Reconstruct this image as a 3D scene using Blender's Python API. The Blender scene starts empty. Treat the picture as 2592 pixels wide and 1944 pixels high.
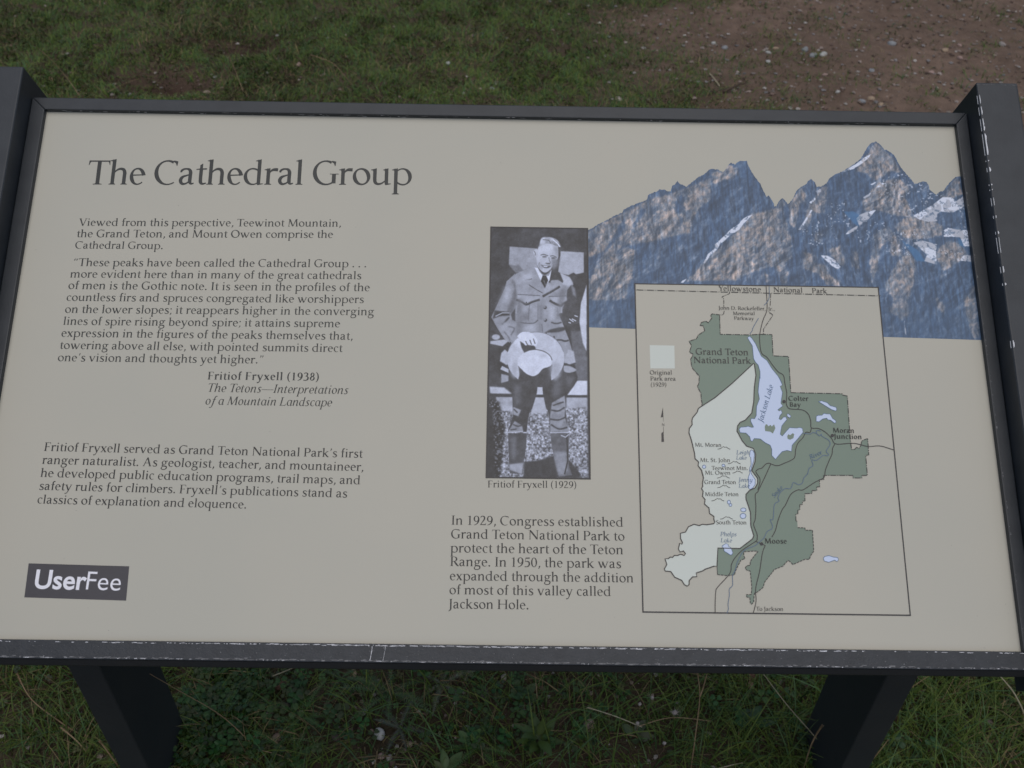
import bpy, bmesh, math, random
import numpy as np
from mathutils import Matrix, Vector
from mathutils.geometry import tessellate_polygon

rnd = random.Random(7)
nrg = np.random.default_rng(11)
scene = bpy.context.scene
COL = scene.collection

# ---------------------------------------------------------------- camera
CAM_R = [[0.9998674072533682, 0.003863545920133018, 0.01581900519470357],      # right
         [-0.014293181625209383, 0.6736735556834456, 0.7388908209822697],      # up
         [0.007802106860061069, 0.7390189533332328, -0.6736394538199182]]      # view direction
CAM_P = (0.00678132, -0.54962929, 1.6085486)
cam = bpy.data.cameras.new('camera')
cam.sensor_width = 36.0
cam.lens = 35.0
cam.clip_start = 0.02
cam.clip_end = 500
cam.dof.use_dof = True
cam.dof.focus_distance = 1.18
cam.dof.aperture_fstop = 11.0
camo = bpy.data.objects.new('camera', cam)
COL.objects.link(camo)
_r = CAM_R
camo.matrix_world = Matrix(((_r[0][0], _r[1][0], -_r[2][0], CAM_P[0]),
                            (_r[0][1], _r[1][1], -_r[2][1], CAM_P[1]),
                            (_r[0][2], _r[1][2], -_r[2][2], CAM_P[2]),
                            (0, 0, 0, 1)))
scene.camera = camo

# ---------------------------------------------------------------- sky, sun, exposure
SUN_EL, SUN_AZ = 76, 165            # degrees; azimuth clockwise from +Y
world = bpy.data.worlds.new('World')
scene.world = world
world.use_nodes = True
wn = world.node_tree
bg = wn.nodes['Background']
sky = wn.nodes.new('ShaderNodeTexSky')
sky.sky_type = 'NISHITA'
sky.sun_disc = False
sky.sun_elevation = math.radians(SUN_EL)
sky.sun_rotation = math.radians(SUN_AZ)
sky.air_density = 1.0
sky.dust_density = 2.6
sky.ozone_density = 1.0
wn.links.new(sky.outputs[0], bg.inputs[0])
bg.inputs[1].default_value = 0.075
sun = bpy.data.lights.new('sun', 'SUN')
sun.energy = 1.1
sun.angle = math.radians(75)
sun.color = (1.0, 0.955, 0.88)
suno = bpy.data.objects.new('sun', sun)
COL.objects.link(suno)
_d = Vector((math.sin(math.radians(SUN_AZ)) * math.cos(math.radians(SUN_EL)),
             math.cos(math.radians(SUN_AZ)) * math.cos(math.radians(SUN_EL)), math.sin(math.radians(SUN_EL))))
suno.rotation_euler = _d.to_track_quat('Z', 'Y').to_euler()
vs = scene.view_settings
vs.view_transform = 'Standard'
vs.look = 'None'
vs.exposure = 0.18
vs.gamma = 1.0
vs.use_curve_mapping = False

# ---------------------------------------------------------------- helpers
def lin(r, g=None, b=None):
    c = (r, g, b) if g is not None else r
    return tuple(((v / 255) / 12.92 if v / 255 <= .04045 else ((v / 255 + .055) / 1.055) ** 2.4) for v in c)
def link(name, me, mats, parent=None, loc=(0, 0, 0)):
    o = bpy.data.objects.new(name, me)
    COL.objects.link(o)
    for m in (mats if isinstance(mats, (list, tuple)) else [mats]):
        if m is not None: me.materials.append(m)
    if parent is not None: o.parent = parent
    o.location = loc
    return o
def tag(o, label=None, cat=None, group=None, kind=None):
    if label: o['label'] = label
    if cat: o['category'] = cat
    if group: o['group'] = group
    if kind: o['kind'] = kind
    return o
def empty(name, loc):
    o = bpy.data.objects.new(name, None)
    COL.objects.link(o)
    o.location = loc
    o.empty_display_size = .05
    return o
def np_mesh(name, V, F, colors=None, smooth=False):
    """V (n,3) array, F list of arrays (m,k) of one face size each"""
    me = bpy.data.meshes.new(name)
    V = np.asarray(V, dtype=np.float32)
    Fs = [np.asarray(f, dtype=np.int32) for f in F if len(f)]
    nl = sum(f.size for f in Fs); nf = sum(len(f) for f in Fs)
    me.vertices.add(len(V)); me.vertices.foreach_set('co', V.ravel())
    me.loops.add(nl); me.polygons.add(nf)
    me.loops.foreach_set('vertex_index', np.concatenate([f.ravel() for f in Fs]))
    tot = np.concatenate([np.full(len(f), f.shape[1], np.int32) for f in Fs])
    me.polygons.foreach_set('loop_start', np.concatenate([[0], np.cumsum(tot)[:-1]]).astype(np.int32))
    me.polygons.foreach_set('use_smooth', np.full(nf, smooth, dtype=bool))
    me.update(calc_edges=True)
    if colors is not None:
        a = me.color_attributes.new('tint', 'FLOAT_COLOR', 'POINT')
        c = np.ones((len(V), 4), np.float32); c[:, :3] = colors
        a.data.foreach_set('color', c.ravel())
    return me
def mat(name, color, rough=.6, spec=.5, metallic=0, noise=None, bump=None, attr=False, coat=0, coat_rough=.2):
    """noise = (scale, amount, second colour); bump = (scale, strength, distance)"""
    m = bpy.data.materials.new(name)
    m.use_nodes = True
    nt = m.node_tree
    b = nt.nodes['Principled BSDF']
    b.inputs['Base Color'].default_value = (*color, 1)
    b.inputs['Roughness'].default_value = rough
    b.inputs['Specular IOR Level'].default_value = spec
    b.inputs['Metallic'].default_value = metallic
    b.inputs['Coat Weight'].default_value = coat
    b.inputs['Coat Roughness'].default_value = coat_rough
    tc = nt.nodes.new('ShaderNodeTexCoord')
    src = None
    if attr:
        a = nt.nodes.new('ShaderNodeAttribute'); a.attribute_name = 'tint'
        src = a.outputs['Color']
        nt.links.new(src, b.inputs['Base Color'])
    if noise:
        n = nt.nodes.new('ShaderNodeTexNoise'); n.inputs['Scale'].default_value = noise[0]; n.inputs['Detail'].default_value = 6
        nt.links.new(tc.outputs['Object'], n.inputs['Vector'])
        mr = nt.nodes.new('ShaderNodeMapRange'); mr.inputs['From Min'].default_value = .35; mr.inputs['From Max'].default_value = .65
        mr.inputs['To Max'].default_value = noise[1]
        nt.links.new(n.outputs['Fac'], mr.inputs['Value'])
        mx = nt.nodes.new('ShaderNodeMix'); mx.data_type = 'RGBA'
        if src: nt.links.new(src, mx.inputs['A'])
        else: mx.inputs['A'].default_value = (*color, 1)
        mx.inputs['B'].default_value = (*noise[2], 1)
        nt.links.new(mr.outputs['Result'], mx.inputs['Factor'])
        nt.links.new(mx.outputs['Result'], b.inputs['Base Color'])
    if bump:
        n = nt.nodes.new('ShaderNodeTexNoise'); n.inputs['Scale'].default_value = bump[0]; n.inputs['Detail'].default_value = 4
        nt.links.new(tc.outputs['Object'], n.inputs['Vector'])
        bp = nt.nodes.new('ShaderNodeBump'); bp.inputs['Strength'].default_value = bump[1]; bp.inputs['Distance'].default_value = bump[2]
        nt.links.new(n.outputs['Fac'], bp.inputs['Height'])
        nt.links.new(bp.outputs['Normal'], b.inputs['Normal'])
    return m

# ---------------------------------------------------------------- the sign's own plane
TILT = math.radians(31.4)
PW, PH, PB = 1.04, 0.5833, 0.76          # visible panel width, height, height of its lower edge
_ct, _st = math.cos(TILT), math.sin(TILT)
ROOT = Vector((0, .25, 0))
def W(u, v, n=0.0):
    """panel coordinates (right, up the slope, off the face) -> metres from the sign's base"""
    return (u - PW / 2 - ROOT.x, v * _ct - n * _st - ROOT.y, PB + v * _st + n * _ct)
_A = np.array(CAM_R); _P = np.array(CAM_P)
def sight(x, y):
    """direction of a point measured on the 2592 x 1944 photograph"""
    return _A.T @ np.array([(x - 1296) / 2520, -(y - 972) / 2520, 1.0])
def pan(x, y, n=0.0):
    """where that measured point lies on the panel: (u, v)"""
    d = sight(x, y); N = np.array([0, -_st, _ct]); O = np.array([-PW / 2, 0, PB])
    s = (n - (_P - O) @ N) / (d @ N)
    q = _P + s * d - O
    return q[0], q[1] * _ct + q[2] * _st
def gnd(x, y, z=0.0):
    d = sight(x, y); s = (z - _P[2]) / d[2]
    q = _P + s * d
    return q[0], q[1]
def crop(ox, oy, sc): return lambda *pts: [pan(ox + a / sc, oy + b / sc) for a, b in pts]
# ---------------------------------------------------------------- lettering
# An old-style serif alphabet drawn as broad-pen strokes (em = 1000).
def cr(pts, n=7):
    """smooth stroke centre line through (x, y, width) points"""
    P = [pts[0]] + list(pts) + [pts[-1]]
    out = []
    for i in range(1, len(P) - 2):
        a, b, c, d = P[i - 1], P[i], P[i + 1], P[i + 2]
        for k in range(n):
            t = k / n
            out.append(tuple(0.5 * (2 * b[j] + (c[j] - a[j]) * t + (2 * a[j] - 5 * b[j] + 4 * c[j] - d[j]) * t * t
                                    + (3 * b[j] - a[j] - 3 * c[j] + d[j]) * t ** 3) for j in range(3)))
    out.append(tuple(pts[-1]))
    return out
def ribbon(c, closed=False):
    L, R = [], []
    n = len(c)
    for i, (x, y, w) in enumerate(c):
        if closed: a, b = c[i - 1], c[(i + 1) % n]
        else: a, b = c[max(0, i - 1)], c[min(n - 1, i + 1)]
        dx, dy = b[0] - a[0], b[1] - a[1]
        q = math.hypot(dx, dy) or 1
        L.append((x - dy / q * w / 2, y + dx / q * w / 2))
        R.append((x + dy / q * w / 2, y - dx / q * w / 2))
    return L, R, closed
class Pen:
    """bw: extra stroke weight"""
    def __init__(s, bw=0): s.out = []; s.bw = bw
    def st(s, *p, n=7):
        s.out.append(ribbon([(x, y, w + s.bw * min(1, w / 80 + .15)) for x, y, w in cr(p, n)]))
    def ln(s, *p):
        s.out.append(ribbon([(x, y, w + s.bw * min(1, w / 80 + .15)) for x, y, w in p]))
    def arc(s, cx, cy, rx, ry, a0=0, a1=360, tk=82, tn=34, ax=20, n=30, t0=None, t1=None):
        c = []
        m = max(6, int(n * abs(a1 - a0) / 360))
        full = abs(a1 - a0) >= 360
        for i in range(m if full else m + 1):
            f = i / m
            a = math.radians(a0 + (a1 - a0) * f)
            w = tn + (tk - tn) * math.cos(a - math.radians(ax)) ** 2
            if t0 is not None and f < .3: w = t0 + (w - t0) * f / .3
            if t1 is not None and f > .7: w = t1 + (w - t1) * (1 - f) / .3
            w += s.bw * min(1, w / 80 + .1)
            c.append((cx + (rx - w / 2) * math.cos(a), cy + (ry - w / 2) * math.sin(a), w))
        s.out.append(ribbon(c, full))
    def po(s, *p): s.out.append((list(p), None, False))
    def foot(s, x, w, y=0, l=52, r=52, up=1, h=20):
        w += s.bw; l -= s.bw / 3; r -= s.bw / 3; b = 46 * up
        s.po((x - w / 2 - l, y), (x + w / 2 + r, y), (x + w / 2 + r, y + h * up), (x + w / 2 + 10, y + (h + 8) * up), (x + w / 2, y + b),
             (x - w / 2, y + b), (x - w / 2 - 10, y + (h + 8) * up), (x - w / 2 - l, y + h * up))
    def flag(s, x, w, y, l=62):
        w += s.bw
        s.po((x + w / 2, y + 8), (x - w / 2 - l, y - 34), (x - w / 2 - l, y - 50), (x - w / 2 - 8, y - 58), (x - w / 2, y - 80), (x + w / 2, y - 80))
    def stem(s, x, w, y0, y1): s.ln((x, y0, w), (x, y1, w))
def glyph(ch, bw=0):
    p = Pen(bw); S, L, A, P = p.st, p.ln, p.arc, p.po
    W = 80; C = 88; xh = 470
    adv = 500
    if ch in 'nhmu':
        pass
    if ch == ' ': adv = 250
    elif ch == 'a':
        S((82, 352, 34), (92, 398, 50), (150, 442, 42), (225, 452, 38), (300, 430, 60), (338, 360, 80), (338, 250, 80), (336, 110, 80), (352, 50, 66), (395, 26, 40), (452, 44, 22))
        S((338, 292, 26), (240, 262, 34), (130, 215, 60), (84, 130, 80), (112, 46, 66), (178, 18, 48), (262, 46, 34), (336, 112, 28)); adv = 500
    elif ch == 'b':
        p.stem(128, W, 60, 720); p.flag(128, W, 726); P((88, 90), (88, 10), (104, -6), (168, 40), (168, 90))
        A(290, 235, 228, 248, 152, -152, tk=86, t0=24, t1=30, ax=12); adv = 553
    elif ch == 'c':
        A(258, 235, 224, 248, 52, 308, ax=18, t1=26); P((372, 470), (388, 470), (392, 345), (376, 345), (352, 415), (330, 440)); adv = 444
    elif ch == 'd':
        p.stem(450, W, 40, 720); p.flag(450, W, 726)
        A(282, 235, 248, 248, 34, 326, t0=30, t1=24, ax=16); P((410, 80), (490, 80), (494, 36), (580, 36), (580, 18), (430, -14), (410, 10)); adv = 611
    elif ch == 'e':
        A(248, 235, 214, 248, 8, 316, ax=20, t1=26); P((60, 248), (462, 268), (462, 298), (60, 284)); adv = 479
    elif ch == 'f':
        S((318, 668, 66), (262, 708, 44), (196, 672, 60), (164, 570, 78), (160, 440, 78), (160, 20, 78)); p.foot(160, 78); P((20, 424), (300, 430), (306, 468), (20, 458)); adv = 333
    elif ch == 'g':
        A(250, 318, 184, 164, 0, 360, tk=72, tn=32, ax=12)
        S((160, 180, 28), (112, 120, 46), (150, 66, 58), (290, 44, 66), (420, 22, 72), (470, -70, 70), (420, -180, 52), (260, -236, 42), (110, -206, 50), (66, -120, 54), (110, -30, 38), (190, 36, 26))
        S((372, 420, 34), (450, 440, 44), (532, 446, 50)); adv = 556
    elif ch == 'h':
        p.stem(126, W, 0, 720); p.flag(126, W, 726); p.foot(126, W, r=42)
        S((150, 330, 22), (210, 405, 34), (300, 448, 52), (392, 432, 66), (436, 350, W), (438, 220, W), (438, 20, W)); p.foot(438, W, l=42); adv = 582
    elif ch == 'i':
        p.stem(146, W, 0, 466); p.flag(146, W, xh); p.foot(146, W); A(142, 640, 52, 52, 0, 360, tk=50, tn=50, n=12); adv = 291
    elif ch == 'j':
        S((118, 440, W), (118, 100, W), (116, -80, 74), (90, -190, 48), (0, -262, 18)); p.flag(118, W, xh); A(116, 640, 52, 52, 0, 360, tk=50, tn=50, n=12); adv = 234
    elif ch == 'k':
        p.stem(120, W, 0, 720); p.flag(120, W, 726); p.foot(120, W, r=42)
        L((140, 225, 34), (430, 452, 34)); P((330, 470), (505, 470), (505, 448), (330, 448)); S((215, 275, 70), (330, 140, 86), (430, 30, 70), (540, 12, 24)); P((250, 300), (310, 300), (250, 240)); adv = 556
    elif ch == 'l':
        p.stem(146, W, 0, 720); p.flag(146, W, 726); p.foot(146, W); adv = 291
    elif ch == 'm':
        p.stem(122, W, 0, 466); p.flag(122, W, xh); p.foot(122, W, r=42)
        for dx in (0, 306):
            S((146 + dx, 330, 22), (206 + dx, 405, 34), (290 + dx, 448, 52), (382 + dx, 432, 66), (426 + dx, 350, W), (428 + dx, 220, W), (428 + dx, 20, W)); p.foot(428 + dx, W, l=42, r=42)
        adv = 883
    elif ch == 'n':
        p.stem(126, W, 0, 466); p.flag(126, W, xh); p.foot(126, W, r=42)
        S((150, 330, 22), (210, 405, 34), (300, 448, 52), (392, 432, 66), (436, 350, W), (438, 220, W), (438, 20, W)); p.foot(438, W, l=42); adv = 582
    elif ch == 'o':
        A(273, 235, 243, 248, 0, 360, ax=20, tk=86); adv = 546
    elif ch == 'p':
        p.stem(128, W, -262, 466); p.flag(128, W, xh); p.foot(128, W, y=-272)
        A(320, 232, 248, 250, 150, -150, tk=86, t0=24, t1=30, ax=14); adv = 601
    elif ch == 'q':
        p.stem(442, W, -262, 440); p.foot(442, W, y=-272); P((402, 400), (440, 430), (470, 478), (482, 478), (482, 400))
        A(280, 235, 248, 248, 34, 326, t0=30, t1=24, ax=16); adv = 560
    elif ch == 'r':
        p.stem(126, W, 0, 466); p.flag(126, W, xh); p.foot(126, W)
        S((146, 320, 20), (200, 396, 40), (276, 432, 66), (385, 428, 74)); adv = 395
    elif ch == 's':
        S((356, 372, 22), (334, 425, 46), (262, 456, 38), (160, 438, 48), (110, 368, 66), (150, 290, 78), (240, 238, 84), (330, 172, 80), (352, 100, 66), (300, 30, 46), (200, 8, 38), (100, 34, 46), (66, 98, 22)); adv = 424
    elif ch == 't':
        P((118, 440), (118, 560), (186, 604), (196, 604), (196, 440)); S((157, 460, 78), (157, 130, 78), (176, 50, 66), (232, 22, 44), (316, 46, 24)); P((22, 424), (310, 432), (316, 470), (118, 466), (22, 448)); adv = 326
    elif ch == 'u':
        S((122, 440, W), (122, 180, W), (140, 70, 70), (212, 24, 52), (310, 40, 36), (410, 116, 24)); p.flag(122, W, xh)
        p.stem(442, W, 40, 466); p.flag(442, W, xh, l=50); P((402, 100), (482, 100), (486, 38), (570, 38), (570, 20), (426, -12), (402, 10)); adv = 603
    elif ch == 'v':
        L((92, 456, 86), (280, 10, 80)); L((470, 456, 38), (290, 10, 40)); P((10, 470), (215, 470), (215, 450), (10, 450)); P((375, 470), (555, 470), (555, 450), (375, 450)); P((244, 30), (268, -12), (296, -12), (312, 30)); adv = 565
    elif ch == 'w':
        for dx in (0, 270):
            L((92 + dx, 456, 86), (270 + dx, 10, 80)); P((236 + dx, 30), (258 + dx, -12), (286 + dx, -12), (300 + dx, 30))
        L((400, 456, 38), (280, 10, 40)); L((740, 456, 38), (552, 10, 40)); P((10, 470), (205, 470), (205, 450), (10, 450)); P((300, 470), (450, 470), (450, 450), (300, 450)); P((650, 470), (826, 470), (826, 450), (650, 450)); adv = 834
    elif ch == 'x':
        L((96, 456, 88), (410, 14, 88)); L((415, 456, 36), (92, 14, 36)); P((16, 470), (215, 470), (215, 450), (16, 450)); P((330, 470), (500, 470), (500, 450), (330, 450)); P((14, 0), (180, 0), (180, 20), (14, 20)); P((310, 0), (510, 0), (510, 20), (310, 20)); adv = 516
    elif ch == 'y':
        L((96, 456, 88), (290, 20, 84)); S((470, 456, 38), (300, 20, 44), (220, -150, 40), (140, -226, 46), (40, -236, 62)); P((10, 470), (215, 470), (215, 450), (10, 450)); P((375, 470), (550, 470), (550, 450), (375, 450)); adv = 556
    elif ch == 'z':
        P((50, 470), (440, 470), (440, 430), (50, 430)); P((330, 440), (440, 440), (165, 34), (45, 34)); P((45, 0), (445, 0), (455, 100), (435, 100), (410, 40), (45, 40)); P((50, 470), (40, 370), (58, 370), (84, 430)); adv = 500
    elif ch == 'A':
        L((372, 690, 40), (120, 14, 40)); L((380, 690, 90), (620, 14, 96)); P((200, 238), (520, 238), (520, 274), (212, 274)); P((335, 700), (352, 712), (400, 712), (425, 660), (350, 640)); p.foot(120, 40); p.foot(630, 80, l=70, r=56); adv = 778
    elif ch == 'B':
        p.stem(150, C, 0, 692); P((30, 692), (330, 692), (330, 660), (30, 672)); P((30, 0), (340, 0), (340, 34), (30, 20)); P((150, 350), (330, 350), (330, 382), (150, 382))
        A(310, 528, 200, 168, 90, -90, tn=32, ax=0); A(325, 186, 240, 190, 90, -90, tn=34, tk=94, ax=0); adv = 611
    elif ch == 'C':
        A(390, 345, 362, 362, 64, 305, tk=94, tn=34, ax=16, t1=26); P((530, 688), (560, 690), (655, 668), (640, 540), (620, 540), (592, 612), (530, 655)); adv = 709
    elif ch == 'D':
        p.stem(150, C, 0, 692); P((30, 692), (360, 692), (360, 656), (30, 672)); P((30, 0), (360, 0), (360, 36), (30, 20))
        A(350, 346, 392, 346, 90, -90, tk=98, tn=36, ax=-8); adv = 774
    elif ch == 'E':
        p.stem(150, C, 0, 692); P((30, 692), (520, 692), (526, 560), (508, 560), (480, 640), (460, 656), (30, 672)); P((30, 0), (550, 0), (570, 140), (552, 140), (510, 50), (480, 36), (30, 20)); P((150, 335), (430, 335), (440, 300), (452, 300), (452, 410), (440, 410), (430, 370), (150, 370)); adv = 611
    elif ch == 'F':
        p.stem(150, C, 0, 692); p.foot(150, C, l=72, r=72); P((30, 692), (500, 692), (508, 556), (490, 556), (462, 636), (440, 656), (30, 672)); P((150, 330), (400, 330), (410, 292), (424, 292), (424, 408), (410, 408), (400, 366), (150, 366)); adv = 556
    elif ch == 'G':
        A(390, 345, 362, 362, 64, 318, tk=94, tn=34, ax=16); P((534, 688), (564, 690), (659, 668), (644, 540), (624, 540), (596, 612), (534, 655))
        p.stem(612, C, 40, 300); P((500, 318), (740, 318), (740, 298), (500, 298)); adv = 763
    elif ch == 'H':
        p.stem(150, C, 0, 692); p.stem(682, C, 0, 692); P((150, 338), (682, 338), (682, 376), (150, 376))
        for x in (150, 682): p.foot(x, C, l=70, r=70); p.foot(x, C, y=692, up=-1, l=70, r=70)
        adv = 832
    elif ch == 'I':
        p.stem(168, C, 0, 692); p.foot(168, C, l=70, r=70); p.foot(168, C, y=692, up=-1, l=70, r=70); adv = 337
    elif ch == 'J':
        S((176, 670, C), (176, 120, C), (172, -40, 84), (120, -130, 56), (10, -200, 22)); p.foot(176, C, y=692, up=-1, l=70, r=70); adv = 333
    elif ch == 'K':
        p.stem(150, C, 0, 692); p.foot(150, C, l=70, r=60); p.foot(150, C, y=692, up=-1, l=70, r=60); L((180, 330, 38), (560, 670, 38)); S((280, 410, 84), (450, 190, 96), (600, 40, 70), (720, 14, 24)); P((470, 692), (660, 692), (660, 670), (470, 670)); adv = 726
    elif ch == 'L':
        p.stem(150, C, 0, 692); p.foot(150, C, y=692, up=-1, l=70, r=76); P((30, 0), (560, 0), (588, 160), (570, 160), (520, 54), (480, 36), (30, 20)); adv = 611
    elif ch == 'M':
        L((180, 690, 40), (130, 14, 40)); L((190, 680, 96), (460, 30, 84)); L((738, 690, 44), (470, 20, 40)); L((750, 690, 92), (812, 14, 92)); p.foot(130, 40); p.foot(812, 92); P((70, 692), (236, 692), (236, 668), (70, 672)); P((720, 692), (880, 692), (880, 672), (720, 668)); adv = 946
    elif ch == 'N':
        p.stem(142, 40, 0, 680); p.stem(690, 40, 20, 692); L((150, 680, 96), (684, 30, 92)); p.foot(142, 40); p.foot(690, 40, y=692, up=-1, l=66, r=66); P((30, 692), (200, 692), (200, 660), (30, 672)); P((640, 60), (710, 60), (710, -10), (690, -10)); adv = 831
    elif ch == 'O':
        A(393, 346, 366, 362, 0, 360, tk=98, tn=36, ax=18); adv = 786
    elif ch == 'P':
        p.stem(150, C, 0, 692); p.foot(150, C, l=70, r=80); P((30, 692), (330, 692), (330, 658), (30, 672)); P((150, 296), (300, 296), (300, 328), (190, 340))
        A(320, 494, 246, 200, 90, -100, tn=34, tk=92, ax=0); adv = 604
    elif ch == 'R':
        p.stem(150, C, 0, 692); p.foot(150, C, l=70, r=66); P((30, 692), (330, 692), (330, 658), (30, 672)); P((150, 324), (330, 324), (330, 356), (150, 356))
        A(320, 508, 228, 184, 90, -90, tn=34, tk=90, ax=0); S((330, 340, 70), (460, 170, 96), (580, 40, 74), (672, 12, 24)); adv = 668
    elif ch == 'S':
        S((438, 560, 22), (400, 640, 50), (290, 678, 40), (170, 650, 54), (108, 548, 76), (150, 440, 90), (270, 362, 98), (400, 280, 94), (448, 180, 82), (400, 70, 58), (270, 10, 42), (130, 32, 50), (68, 130, 22)); adv = 525
    elif ch == 'T':
        p.stem(306, C, 0, 680); p.foot(306, C, l=74, r=74); P((22, 692), (594, 692), (602, 560), (586, 560), (562, 632), (540, 654), (76, 654), (54, 632), (28, 560), (12, 560)); adv = 613
    elif ch == 'U':
        S((140, 680, C), (140, 250, C), (170, 100, 76), (290, 22, 54), (440, 20, 40), (590, 90, 38), (640, 250, 38), (644, 680, 38)); p.foot(140, C, y=692, up=-1, l=70, r=70); p.foot(644, 40, y=692, up=-1, l=66, r=66); adv = 778
    elif ch == 'V':
        L((110, 680, 98), (370, 20, 84)); L((610, 680, 40), (385, 20, 42)); P((10, 692), (240, 692), (240, 670), (10, 670)); P((515, 692), (712, 692), (712, 670), (515, 670)); P((334, 40), (362, -14), (394, -14), (412, 40)); adv = 722
    elif ch == 'W':
        for dx in (0, 330):
            L((110 + dx, 680, 98), (330 + dx, 20, 84)); P((292 + dx, 40), (322 + dx, -14), (354 + dx, -14), (372 + dx, 40))
        L((500, 680, 40), (345, 20, 42)); L((890, 680, 40), (675, 20, 42)); P((10, 692), (240, 692), (240, 670), (10, 670)); P((370, 692), (580, 692), (580, 670), (370, 670)); P((800, 692), (992, 692), (992, 670), (800, 670)); adv = 1000
    elif ch == 'Y':
        L((96, 680, 96), (330, 310, 84)); L((580, 680, 38), (350, 310, 40)); p.stem(336, C, 0, 330); p.foot(336, C, l=74, r=74); P((5, 692), (220, 692), (220, 670), (5, 670)); P((480, 692), (668, 692), (668, 670), (480, 670)); adv = 667
    elif ch == '0': A(250, 340, 222, 352, 0, 360, tk=80, tn=34, ax=6)
    elif ch == '1': p.stem(256, 82, 0, 680); p.foot(256, 82, l=80, r=80); P((297, 692), (280, 692), (110, 626), (110, 606), (215, 624), (215, 560), (297, 560))
    elif ch == '2': S((66, 540, 24), (110, 640, 50), (210, 672, 44), (320, 630, 72), (358, 520, 84), (310, 390, 74), (190, 220, 46), (60, 40, 34)); P((28, 0), (440, 0), (478, 140), (460, 140), (410, 66), (60, 66), (28, 20))
    elif ch == '3': S((70, 570, 22), (130, 650, 46), (230, 668, 44), (340, 610, 72), (350, 500, 76), (280, 400, 44), (190, 368, 28)); S((190, 376, 28), (330, 350, 48), (410, 230, 84), (380, 90, 72), (250, 12, 46), (120, 12, 44), (40, 40, 50))
    elif ch == '5': P((120, 680), (420, 692), (436, 610), (120, 600)); P((120, 680), (90, 370), (112, 370), (146, 600)); S((95, 390, 24), (230, 410, 46), (370, 350, 76), (404, 200, 84), (340, 70, 66), (210, 12, 44), (60, 20, 46))
    elif ch == '8': A(250, 512, 172, 182, 0, 360, tk=72, tn=34, ax=-20); A(250, 182, 210, 196, 0, 360, tk=82, tn=36, ax=-20)
    elif ch == '9': A(245, 466, 216, 228, 0, 360, tk=82, tn=34, ax=0); S((428, 480, 70), (410, 300, 76), (320, 130, 60), (200, 40, 40), (70, -10, 24))
    elif ch == '.': A(125, 50, 64, 64, 0, 360, tk=62, tn=62, n=12); adv = 250
    elif ch == ',': S((150, 96, 60), (158, 50, 84), (140, -20, 56), (80, -130, 22)); adv = 250
    elif ch == ';': S((155, 70, 74), (140, 0, 56), (80, -110, 18)); A(140, 420, 56, 56, 0, 360, tk=54, tn=54, n=12); adv = 250
    elif ch == "'": S((180, 690, 70), (160, 600, 46), (110, 490, 18)); adv = 260
    elif ch == '"': S((200, 690, 66), (180, 600, 44), (130, 490, 16)); S((370, 690, 66), (350, 600, 44), (300, 490, 16)); adv = 500
    elif ch == '`': S((250, 690, 18), (170, 590, 46), (140, 500, 66)); S((430, 690, 18), (350, 590, 46), (320, 500, 66)); adv = 500
    elif ch == '(': S((290, 740, 22), (160, 560, 52), (110, 290, 70), (160, 20, 52), (290, -150, 22)); adv = 333
    elif ch == ')': S((43, 740, 22), (173, 560, 52), (223, 290, 70), (173, 20, 52), (43, -150, 22)); adv = 333
    elif ch == '~': P((-10, 225), (1010, 225), (1010, 262), (-10, 262)); adv = 1000
    return p.out, adv
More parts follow.
